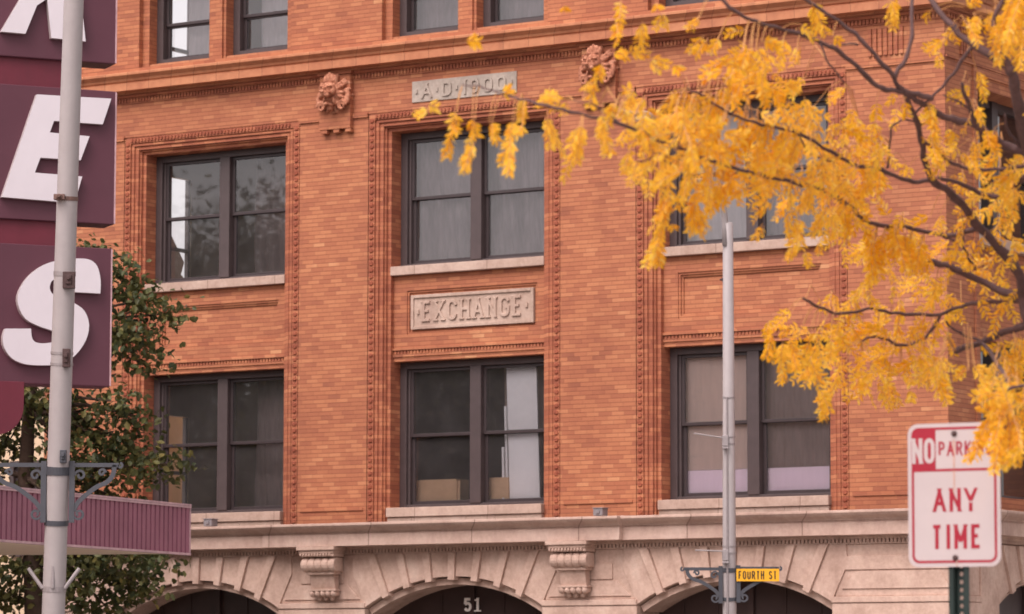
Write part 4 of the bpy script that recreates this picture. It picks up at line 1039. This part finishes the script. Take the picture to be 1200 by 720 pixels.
# U-channel post with holes down the web
mb = MB(); cxp = u(1122); hw_ = .034; zp0, zp1 = GROUND-PN.z, z(505); hole = .0095; pit = .0254
UF = lambda a, b, d: NF(cxp+a, b, -.006-d)
mb.prism([(-hw_, zp0), (-.018, zp0), (-.018, zp1), (-hw_, zp1)], 0, .006, UF); mb.prism([(.018, zp0), (hw_, zp0), (hw_, zp1), (.018, zp1)], 0, .006, UF)
for s_ in (-1, 1): mb.prism([(s_*.018-.003, zp0), (s_*.018+.003, zp0), (s_*.018+.003, zp1), (s_*.018-.003, zp1)], .006, .03, UF)
mb.prism([(-.015, zp0), (-hole, zp0), (-hole, zp1), (-.015, zp1)], .024, .03, UF); mb.prism([(hole, zp0), (.015, zp0), (.015, zp1), (hole, zp1)], .024, .03, UF)
zz_ = zp0
while zz_ < zp1-.02:
    n = 10; Hs = pit/2; q0 = [(-hole, zz_), (hole, zz_)]
    # web piece around one round hole: two half plates
    cyc = zz_+Hs
    for sg in (-1, 1):
        a_ = [(hole*.72*math.cos(R(t__)), cyc+sg*hole*.72*math.sin(R(t__))) for t__ in range(0, 181, 20)]
        mb.prism(a_+[(-hole, cyc), (-hole, cyc+sg*Hs), (hole, cyc+sg*Hs), (hole, cyc)], .024, .03, UF)
    zz_ += pit
mb.build('post', M['sign_post'], nps)

# ================================================================== trees
def leaves_mesh(P, D, Nn, L, Wd, fold=.25):
    """one folded six-point leaf per row: base points P, directions D, normals Nn"""
    n = len(P); S = np.cross(D, Nn); S /= np.linalg.norm(S, axis=1)[:, None]+1e-9; Nn = np.cross(S, D)
    L = L[:, None]; Wd = Wd[:, None]
    v = np.empty((n, 6, 3))
    v[:, 0] = P; v[:, 1] = P+D*L*.35+S*Wd*.5+Nn*Wd*fold; v[:, 2] = P+D*L*.75+S*Wd*.36+Nn*Wd*fold*.6; v[:, 3] = P+D*L
    v[:, 4] = P+D*L*.75-S*Wd*.36+Nn*Wd*fold*.6; v[:, 5] = P+D*L*.35-S*Wd*.5+Nn*Wd*fold
    base = np.arange(n)[:, None]*6
    f = np.concatenate([base+np.array([0, 1, 2, 3]), base+np.array([0, 3, 4, 5])])
    return v.reshape(-1, 3), f
def mesh_np(name, v, f, mat, parent):
    me = bpy.data.meshes.new(name); me.from_pydata(v.tolist(), [], f.tolist()); me.materials.append(mat)
    o = bpy.data.objects.new(name, me); COL.objects.link(o); o.parent = parent; o.matrix_parent_inverse = Matrix.Translation(-parent.location); return o

# ---- yellow honey locust in the foreground
def sst(x, a, b): t = min(1, max(0, (x-a)/(b-a))); return t*t*(3-2*t)
def dep(u, v): return 12.1+(.75*math.sin(u/150+.6)+.55*math.cos(v/120+u/400))*(1-.8*sst(v, 400, 460)*sst(u, 1060, 1120))-1.0*sst(v, 400, 460)*sst(u, 1060, 1120)
troot = at(1345, 700, 12.4)
yt = thing('locust_tree', (troot.x, troot.y, GROUND), 'honey locust with yellow autumn leaves hanging from dark bare branches', 'tree')
BR = [
 ([(1350, 1330), (1345, 1100), (1335, 850), (1310, 650), (1270, 500), (1225, 415), (1200, 353), (1197, 327), (1177, 297), (1148, 267), (1130, 243), (1112, 225), (1092, 210), (1083, 185), (1080, 165), (1073, 140), (1060, 110), (1048, 92), (1056, 78), (1065, 60), (1069, 30), (1068, -20)],
  [46, 38, 33, 26, 17, 11, 8, 7, 6.5, 6, 5.5, 5.2, 4.8, 4.2, 4, 3.8, 3.6, 3.2, 3, 2.8, 2.6, 2.2]),
 ([(1048, 91), (1030, 70), (1010, 48), (1000, 38), (975, 20), (945, 0), (925, -12)], [3.2, 3, 2.8, 2.6, 2.4, 2.2, 2]),
 ([(1092, 116), (1080, 112), (1062, 108), (1045, 106), (1028, 101), (1008, 82), (985, 62), (958, 48), (930, 38), (900, 30), (872, 20), (850, 4), (835, -10)], [4, 3.8, 3.6, 3.6, 3.5, 3.3, 3.1, 2.9, 2.7, 2.5, 2.6, 2.4, 2]),
 ([(1310, 230), (1240, 195), (1200, 177), (1180, 172), (1162, 160), (1142, 146), (1120, 141), (1100, 134), (1080, 121), (1062, 110)], [12, 9, 6.5, 6, 5.3, 5, 5, 4.6, 4, 3.2]),
 ([(1142, 146), (1138, 128), (1130, 110), (1127, 98)], [4, 3.2, 2.6, 2.2]),
 ([(1320, 560), (1265, 380), (1225, 240), (1202, 160), (1194, 125), (1188, 95), (1184, 82), (1165, 67), (1130, 45), (1112, 26), (1096, 8), (1085, -12)], [20, 14, 11, 9, 8, 7, 6.5, 5.5, 4.6, 4, 3.6, 3]),
 ([(1141, 52), (1128, 70), (1113, 92), (1096, 110), (1070, 135)], [3, 2.6, 2.2, 2, 1.5]),
 ([(1184, 82), (1170, 55), (1165, 25), (1180, -10)], [5, 4, 3.4, 3]),
 ([(1092, 211), (1070, 213), (1048, 206), (1028, 198), (1006, 195), (984, 184), (960, 170), (933, 155), (900, 148), (876, 141), (853, 132), (823, 113), (805, 104)], [3.4, 3, 2.9, 2.7, 2.5, 2.5, 2.4, 2.3, 2.2, 2, 1.9, 1.6, 1.2]),
 ([(1148, 267), (1110, 276), (1060, 266), (1020, 262), (993, 240), (967, 224), (930, 214), (890, 205), (838, 190), (780, 168), (726, 145), (684, 135), (660, 129), (636, 123), (610, 116), (588, 110), (562, 102), (542, 100)], [3.6, 3.2, 2.9, 2.8, 3, 2.8, 2.5, 2.5, 2.4, 2.3, 2.2, 2.1, 2.3, 2.0, 1.7, 1.4, 1.0, .8]),
 ([(1200, 352), (1165, 337), (1130, 320), (1108, 311), (1089, 307)], [6.5, 5, 4.8, 4.4, 4]),
 ([(1200, 352), (1170, 354), (1140, 356), (1115, 363), (1100, 369), (1060, 368), (1040, 366), (1020, 362), (985, 368), (960, 360), (940, 349)], [4, 3, 2.6, 2.5, 2.5, 2.2, 2.1, 2, 1.9, 2, 1.6]),
 ([(1102, 369), (1092, 387), (1076, 401), (1056, 405), (1036, 397), (1022, 395), (1010, 400)], [2.2, 2.1, 2, 2, 2, 1.7, 1.3]),
 ([(1290, 420), (1235, 375), (1200, 383), (1175, 390), (1150, 401), (1120, 411)], [13, 7, 5, 4.6, 4.4, 4]),
 ([(1150, 400), (1130, 393), (1115, 384), (1108, 377)], [2, 1.8, 1.6, 1.2]),
 ([(1143, 315), (1135, 302), (1127, 288), (1112, 280), (1100, 275)], [1.8, 1.7, 1.6, 1.5, 1.4]),
 ([(1127, 288), (1130, 272), (1128, 255)], [1.3, 1.1, .8]),
 ([(1260, 215), (1210, 205), (1180, 226), (1172, 230), (1152, 228), (1130, 217), (1100, 208)], [6, 4, 3.4, 3.4, 3.1, 2.9, 2.8]),
 ([(1230, 190), (1190, 196), (1167, 199), (1140, 198), (1117, 192), (1095, 176), (1085, 166)], [4, 2.6, 2.4, 2.3, 2.2, 2, 1.8]),
 ([(1040, 196), (1043, 170), (1045, 150), (1060, 140), (1080, 146)], [1.6, 1.5, 1.4, 1.3, 1]),
 ([(1150, 401), (1172, 430), (1180, 460), (1172, 490)], [3, 3, 2.8, 2]),
 ([(1178, 458), (1200, 452), (1240, 455)], [2, 2.4, 3]),
 ([(1200, 180), (1180, 150), (1178, 135)], [3, 2, 1.5]),
 ([(1150, 165), (1140, 135), (1125, 120), (1105, 112)], [2, 1.6, 1.4, 1]),
 ([(960, 50), (972, 75), (990, 98)], [1.6, 1.3, 1]),
 ([(1005, 52), (985, 52), (965, 54)], [1.5, 1.2, .9]),
 ([(933, 155), (950, 180), (975, 190)], [1.2, 1.1, .9]),
 ([(780, 168), (770, 182), (748, 190)], [1.2, 1, .8]),
 ([(726, 145), (700, 125), (672, 118)], [1.2, 1, .7]),
]
mb = MB(); BPTS = []
for pts, rad in BR:
    q = catmull([(a, b) for a, b in pts], 4); rr = np.interp(np.linspace(0, len(pts)-1, len(q)), range(len(pts)), rad)
    w3 = []; wr = []
    for i, (a, b) in enumerate(q):
        d = dep(a, b) if a < 1240 else dep(1240, b if b < 400 else 400)+(a-1240)*.004
        jit = 1.0 if i in (0, len(q)-1) else 1+.10*math.sin(i*1.7+a*.1)
        w3.append(at(a+.8*math.sin(i*1.3), b+.8*math.cos(i*1.9), d)); wr.append(max(.0016, rr[i]/FPX*d*jit*.9)); BPTS.append((a, b))
    if w3[0].z < GROUND: w3[0].z = GROUND-.05
    mb.tube(w3, wr, 9)
BA = np.array(BPTS)
# leaf bases: hanging singles, then regions filled at random
LEAF = []      # u, v, du, dv (unit px direction), length px, depth
def leaf(u_, v_, du, dv, L, d=None): LEAF.append((u_, v_, du, dv, L, d if d is not None else dep(u_, v_)+random.gauss(0, .12)))
def hang(u0, v0, u1, v1, n=2, spread=.15):
    """a hanging tuft from (u0,v0) to (u1,v1): n leaves sharing it"""
    n = n if n < 3 else n-1 if n < 5 else n-2
    L = math.hypot(u1-u0, v1-v0); a = math.atan2(v1-v0, u1-u0); d = dep(u0, v0)+random.gauss(0, .08)
    for i in range(n):
        b = a+random.gauss(0, spread); k_ = random.uniform(.75, 1.05)
        leaf(u0+random.gauss(0, 1.5), v0+random.uniform(0, .2)*L*(i > 0), math.cos(b), math.sin(b), L*k_, d+random.gauss(0, .03))
for h in [(535, 129, 530, 152, 2), (530, 150, 514, 190, 3), (532, 148, 540, 156, 1), (556, 137, 552, 165, 2), (555, 160, 541, 204, 4), (574, 142, 578, 170, 3), (603, 140, 600, 165, 2), (598, 160, 588, 206, 4),
          (612, 112, 608, 150, 4), (612, 145, 604, 158, 2), (590, 108, 600, 103, 2), (640, 137, 645, 184, 5), (632, 122, 650, 112, 3), (655, 118, 632, 108, 2), (684, 145, 674, 205, 5), (676, 150, 668, 175, 2), (705, 132, 702, 165, 4), (703, 150, 712, 188, 3),
          (737, 174, 735, 206, 3), (505, 126, 490, 137, 2), (500, 122, 515, 128, 1), (545, 48, 563, 44, 2), (550, 46, 560, 55, 1), (727, 0, 722, 28, 3), (722, 25, 722, 55, 3), (750, 24, 749, 62, 3), (777, 15, 772, 40, 2), (818, 17, 802, 38, 2),
          (770, 3, 768, 12, 1), (662, 6, 661, 13, 1), (718, 62, 736, 62, 2), (735, 62, 758, 58, 2), (758, 68, 782, 78, 2), (785, 75, 800, 84, 1), (826, 42, 806, 66, 3), (842, 42, 828, 66, 3), (706, 74, 700, 90, 2), (692, 97, 680, 102, 2), (690, 96, 702, 104, 2), (742, 106, 728, 104, 1),
          (740, 104, 738, 128, 2), (756, 112, 745, 130, 2), (952, 2, 960, 48, 5), (938, 28, 955, 42, 2), (1047, -5, 1050, 32, 4), (1042, -2, 1046, 30, 3), (1090, 10, 1076, 26, 1), (1188, -5, 1180, 75, 6), (1196, -5, 1188, 60, 6), (1200, 20, 1180, 85, 5), (1140, 15, 1148, 38, 3), (1150, 18, 1138, 40, 2), (1164, 25, 1168, 48, 3),
          (1118, 32, 1126, 50, 3), (1130, 5, 1150, 2, 2), (872, 58, 850, 80, 3), (880, 52, 872, 85, 4), (915, 55, 905, 85, 3), (893, 48, 915, 52, 2), (935, 52, 930, 78, 3), (868, 88, 858, 118, 4), (912, 100, 915, 122, 2), (990, 100, 965, 118, 2), (975, 42, 985, 50, 1),
          (785, 225, 772, 262, 5), (778, 245, 768, 285, 5), (775, 265, 765, 314, 5), (770, 280, 752, 318, 3), (772, 285, 772, 315, 3), (812, 240, 818, 280, 6), (825, 245, 812, 278, 4), (845, 215, 828, 255, 4), (788, 262, 790, 270, 1), (922, 245, 930, 282, 4), (935, 255, 925, 300, 4), (932, 288, 922, 305, 2), (945, 292, 950, 312, 2), (958, 282, 960, 300, 1),
          (905, 232, 878, 255, 3), (895, 262, 882, 282, 3), (918, 100, 945, 96, 2), (1087, 118, 1096, 160, 4), (1095, 150, 1108, 190, 4), (1092, 165, 1104, 195, 2), (1142, 122, 1152, 140, 2), (1150, 128, 1158, 160, 3), (1155, 150, 1160, 180, 3), (1145, 165, 1148, 192, 3), (1165, 150, 1158, 182, 2),
          (1120, 150, 1112, 175, 3), (1105, 185, 1088, 210, 2), (1065, 190, 1062, 210, 2), (1062, 70, 1072, 66, 0), (1148, 230, 1175, 200, 2), (1190, 198, 1165, 215, 4), (1195, 205, 1175, 235, 4),
          (960, 450, 965, 492, 4), (985, 430, 962, 490, 4), (965, 478, 966, 494, 2), (917, 400, 915, 442, 5), (905, 388, 894, 425, 3), (925, 395, 935, 440, 4), (945, 430, 940, 445, 2), (918, 432, 916, 448, 2), (928, 360, 898, 392, 3), (900, 375, 897, 395, 2), (1040, 445, 1048, 486, 5), (1030, 440, 1046, 480, 3), (1095, 420, 1108, 470, 5), (1085, 415, 1095, 455, 5), (1100, 440, 1110, 472, 2),
          (1068, 455, 1068, 472, 2), (1165, 480, 1152, 520, 3), (1150, 503, 1128, 548, 2), (1172, 490, 1166, 540, 2), (1176, 500, 1170, 562, 2), (1185, 495, 1180, 548, 5), (1195, 490, 1190, 540, 6), (1135, 430, 1118, 440, 3), (1140, 425, 1165, 455, 5), (1190, 400, 1180, 450, 4), (1198, 405, 1190, 455, 4), (1168, 460, 1138, 470, 2), (1165, 450, 1142, 458, 2), (1190, 470, 1165, 500, 5), (1150, 395, 1158, 415, 2),
          (1060, 272, 1058, 300, 4), (1050, 268, 1052, 318, 6), (1065, 275, 1072, 322, 6), (1078, 282, 1086, 322, 6), (1045, 275, 1012, 305, 3), (1025, 270, 1012, 330, 4), (1035, 272, 1030, 315, 4), (1018, 318, 1024, 334, 2)]:
    hang(*h[:4], n=h[4])
def inside(p, poly):
    x, y = p; c_ = False; j = len(poly)-1
    for i in range(len(poly)):
        if (poly[i][1] > y) != (poly[j][1] > y) and x < (poly[j][0]-poly[i][0])*(y-poly[i][1])/(poly[j][1]-poly[i][1])+poly[i][0]: c_ = not c_
        j = i
    return c_
def fill(poly, n, L=(26, 48), droop=1.1):
    xs_ = [p[0] for p in poly]; ys_ = [p[1] for p in poly]; k_ = 0; tries = 0
    while k_ < n and tries < n*30:
        tries += 1
        p = (random.uniform(min(xs_), max(xs_)), random.uniform(min(ys_), max(ys_)))
        if not inside(p, poly): continue
        a = random.gauss(math.pi/2+.25, .75*droop); m = random.choice((1, 1, 1, 2, 2)); d = dep(*p)+random.gauss(.14, .22)
        for i in range(m):
            b = a+random.gauss(0, .35); leaf(p[0]+random.gauss(0, 2), p[1]+random.gauss(0, 2), math.cos(b), math.sin(b), random.uniform(*L), d+random.gauss(0, .03))
        k_ += 1
fill([(745, 128), (790, 108), (835, 100), (850, 118), (880, 128), (915, 115), (945, 108), (960, 125), (985, 135), (1010, 118), (1025, 128), (1040, 150), (1022, 165), (1035, 190), (1012, 200), (1020, 225), (1035, 238), (1040, 250), (1010, 262), (990, 250), (960, 238), (930, 228), (905, 232), (872, 215), (850, 222), (822, 228), (800, 215), (780, 205), (765, 180), (750, 165)], 139)
fill([(840, 60), (885, 55), (900, 85), (870, 105), (850, 118), (840, 95)], 8)
fill([(985, 165), (1035, 160), (1040, 215), (1030, 245), (990, 232)], 17, (25, 45))
fill([(800, 118), (850, 128), (850, 205), (805, 205)], 16)
fill([(1020, 110), (1062, 108), (1058, 135), (1030, 132)], 4, (20, 32))
fill([(700, 118), (760, 112), (800, 125), (800, 150), (740, 160)], 12, (20, 34))
fill([(925, 375), (1000, 368), (1005, 410), (985, 440), (940, 420)], 27)
fill([(1000, 395), (1060, 395), (1070, 425), (1050, 450), (1010, 438)], 17)
fill([(1060, 410), (1110, 395), (1112, 420), (1085, 440), (1065, 430)], 8)
fill([(1020, 372), (1100, 360), (1110, 385), (1030, 395)], 6, (20, 34), 1.5)
fill([(945, 335), (1010, 345), (1000, 358), (950, 352)], 5, (20, 34), .3)
fill([(1090, 320), (1150, 300), (1165, 360), (1110, 360), (1085, 345)], 10, (22, 38))
fill([(1040, 255), (1120, 245), (1160, 275), (1150, 285), (1060, 280)], 8, (22, 40))
fill([(1160, 205), (1200, 190), (1200, 330), (1175, 300), (1160, 240)], 20, (25, 42))
fill([(1160, 300), (1200, 330), (1200, 350), (1150, 345)], 5)
fill([(1170, 400), (1200, 395), (1200, 470), (1172, 455), (1160, 440)], 17)
fill([(1160, 330), (1200, 335), (1200, 395), (1170, 385)], 4)
fill([(1168, 450), (1200, 455), (1200, 525), (1180, 505)], 16)
fill([(1120, 5), (1170, 0), (1170, 30), (1140, 40)], 3, (18, 30))
fill([(860, 15), (900, 40), (940, 55), (900, 75), (860, 60)], 5, (20, 34))
fill([(640, 108), (700, 100), (700, 118), (650, 120)], 3, (16, 26))
fill([(1060, 140), (1140, 130), (1160, 200), (1100, 215), (1065, 190)], 6, (18, 30))
fill([(845, 70), (900, 50), (960, 75), (1000, 100), (960, 112), (880, 118), (850, 105)], 16, (20, 36))
fill([(945, 245), (1050, 250), (1100, 262), (1090, 290), (1040, 305), (980, 285)], 26, (22, 42))
fill([(1000, 320), (1110, 300), (1120, 360), (1080, 362), (1010, 350)], 12, (18, 34))
fill([(1000, 372), (1105, 372), (1110, 400), (1060, 410), (1010, 400)], 16, (20, 36))
fill([(1085, 30), (1165, 20), (1170, 90), (1110, 80)], 7, (18, 32))
fill([(1130, 95), (1170, 90), (1175, 200), (1120, 210), (1100, 150)], 14, (20, 36))
fill([(1120, 210), (1165, 215), (1165, 320), (1140, 310)], 12, (20, 38))
fill([(735, 165), (790, 150), (800, 230), (770, 240)], 10, (22, 40))
fill([(860, 120), (1000, 120), (1030, 210), (900, 215)], 26, (24, 42))
fill([(1205, -40), (1420, -60), (1460, 420), (1320, 470), (1205, 480)], 129, (30, 50))
# petioles and leaflets
LP, LD, LN, LL, LW = [], [], [], [], []; st = MB()
RtA, UpA, FwA = np.array(Rt), np.array(Up), np.array(Fw)
for (u_, v_, du, dv, L, d) in LEAF:
    base = np.array(at(u_, v_, d)); px_m = d/FPX
    # rachis direction with a little depth and a sag
    dz = random.gauss(0, .35)
    dir_ = RtA*du-UpA*dv+FwA*dz; dir_ /= np.linalg.norm(dir_); Lm = L*px_m
    sidev = np.cross(dir_, np.array([random.gauss(0, .5), random.gauss(0, .5), random.gauss(0, .5)])+FwA); sidev /= np.linalg.norm(sidev)
    nrm = np.cross(sidev, dir_)
    npair = max(4, int(L/4.3)); lsz = .027*random.uniform(.85, 1.15)
    sag = np.array([0, 0, -1.0])*Lm*.15
    pts = []
    for i in range(npair+1):
        t = i/npair; p = base+dir_*Lm*t*.88+sag*t*t*(1-abs(dir_[2])); pts.append(p)
    st.tube([Vector(p) for p in pts], [.0011]*len(pts), 3, cap=False)
    j = np.argmin((BA[:, 0]-u_)**2+(BA[:, 1]-v_)**2*.8+np.where(BA[:, 1] > v_+6, 900, 0)); bu, bv = BA[j]
    if math.hypot(bu-u_, bv-v_) < 42 and bu < 1230:
        a_ = at(bu, bv, dep(bu, bv)); c_ = Vector(base); mid = (a_+c_)/2+ez*(.12*(a_-c_).length)
        st.tube([a_, mid, c_], [.0014, .0012, .0011], 4, cap=False)
    for i in range(1, npair+1):
        for sg in (-1, 1):
            a = random.gauss(.85, .2)
            dl = dir_*math.cos(a)+sidev*sg*math.sin(a)+nrm*random.gauss(.0, .22)+np.array([0, 0, -.12]); dl /= np.linalg.norm(dl)
            LP.append(pts[i]); LD.append(dl); LN.append(nrm+np.random.default_rng(len(LP)).normal(0, .4, 3)); s_ = lsz*(.8 if i == npair else 1)*random.uniform(.8, 1.15)
            LL.append(s_); LW.append(s_*random.uniform(.30, .42))
mb.build('trunk', M['bark'], yt, smooth=True, fix=False)
st.build('leaf_stalk', M['stalk'], yt, fix=False)
v, f = leaves_mesh(np.array(LP), np.array(LD), np.array(LN), np.array(LL), np.array(LW), .16)
mesh_np('crown', v, f, M['yellow_leaf'], yt)

# ---- green street tree between the canopy and the building
gd = 51.5
gb = at(42, 700, gd); gt = thing('street_tree', (gb.x, gb.y, GROUND), 'leafy green street tree growing behind the plum sign and canopy', 'tree')
mb = MB(); trunk = [Vector((gb.x, gb.y, GROUND-.02))]+[at(a, b, gd) for a, b in ((41, 720), (38, 640), (30, 560), (34, 480), (45, 400), (52, 330))]
mb.tube(catmull3 if False else trunk, [.19, .15, .13, .11, .085, .06, .035], 12)
blobs = []
def limb(p0, tips, r0):
    for (a, b, dd) in tips:
        q = at(a, b, gd+dd); mid = (p0+q)/2+ez*.12; mb.tube([p0, mid, q], [r0, r0*.65, r0*.25], 7); blobs.append((q, a, b))
        for _ in range(2): qq = p0.lerp(q, random.uniform(.45, .85))+Vector((random.gauss(0, .2), random.gauss(0, .2), random.gauss(0, .18))); mb.tube([p0.lerp(q, .4), qq], [r0*.4, r0*.12], 5); blobs.append((qq, 0, 0))
limb(trunk[2], [(170, 655, -.4), (184, 660, .2), (120, 650, -.8), (150, 690, .3), (70, 690, -1), (10, 660, -.3), (95, 715, .4), (-40, 640, .2), (165, 685, -.3), (125, 712, .0), (15, 700, .5)], .05)
limb(trunk[3], [(168, 552, -.3), (200, 545, .1), (150, 590, .4), (110, 560, .6), (95, 600, -.7), (-30, 560, 0), (130, 620, 0), (60, 600, -.6)], .05)
limb(trunk[4], [(160, 488, 0), (130, 470, -.6), (95, 500, .5), (150, 520, .3), (120, 520, -.4), (20, 470, -.5), (5, 520, .4), (-40, 480, 0), (75, 540, -.5), (140, 535, .2)], .045)
limb(trunk[5], [(165, 425, 0), (196, 368, .2), (150, 390, -.4), (170, 350, 0), (110, 420, .5), (60, 420, -.6), (10, 400, .3), (-30, 380, 0), (168, 400, .1)], .04)
limb(trunk[6], [(140, 315, .1), (110, 330, -.4), (80, 300, .4), (40, 290, 0), (150, 345, .3)], .03)
mb.build('trunk', M['bark2'], gt, smooth=True, fix=False)
LP, LD, LN, LL, LW = [], [], [], [], []
for (q, a, b) in blobs:
    big = 118 if a else 52
    for _ in range(big):
        o = rng.normal(0, 1, 3)*np.array([.185, .185, .125]); p = np.array(q)+o
        dl = rng.normal(0, 1, 3)*np.array([.8, .8, .5])+np.array([0, 0, -.55]); dl /= np.linalg.norm(dl)
        LP.append(p); LD.append(dl); LN.append(rng.normal(0, .6, 3)+np.array([0, 0, .8])); s_ = rng.uniform(.08, .135); LL.append(s_); LW.append(s_*.68)
v, f = leaves_mesh(np.array(LP), np.array(LD), np.array(LN), np.array(LL), np.array(LW), .15)
mesh_np('crown', v, f, M['green_leaf'], gt)

# ---- a tree across the street, seen mirrored in the left windows
def mirror_tree(x, y, h, label):
    t = thing('street_tree', (x, y, GROUND), label, 'tree'); mb = MB(); P = []
    mb.tube([(x, y, GROUND-.02), (x+.1, y, 1.5), (x, y+.1, 4), (x+.1, y, h-2)], [.3, .22, .17, .05], 12)
    for k in range(46):
        a = rng.uniform(0, 6.28); zz = rng.uniform(2.5, h-1); rr = 3.0*math.sqrt(max(.05, 1-((zz-(h*.55))/(h*.5))**2))*rng.uniform(.5, 1)
        q = Vector((x+rr*math.cos(a), y+rr*math.sin(a), zz)); mb.tube([(x, y, zz-1.2), tuple((Vector((x, y, zz-1.2))+q)/2+Vector((0, 0, .3))), tuple(q)], [.08, .05, .02], 6)
        P.append(rng.normal(0, 1, (620, 3))*np.array([.75, .75, .6])+np.array(q))
    P = np.concatenate(P); n = len(P); D = rng.normal(0, 1, (n, 3)); D /= np.linalg.norm(D, axis=1)[:, None]
    mb.build('trunk', M['bark2'], t, smooth=True, fix=False)
    L_ = rng.uniform(.10, .19, n); v, f = leaves_mesh(P, D, rng.normal(0, 1, (n, 3)), L_, L_*.7, .1); mesh_np('crown', v, f, M['green_leaf'], t)
mirror_tree(-17.5, -14.5, 10.5, 'tall leafy tree across the street, mirrored in the dark left windows')
mirror_tree(-24.0, -17.0, 11.5, 'wide leafy tree across the street, farther left than the tall one')
mirror_tree(-8.8, -8.6, 6.6, 'small leafy tree beside the theatre, mirrored in the window above the arched door')
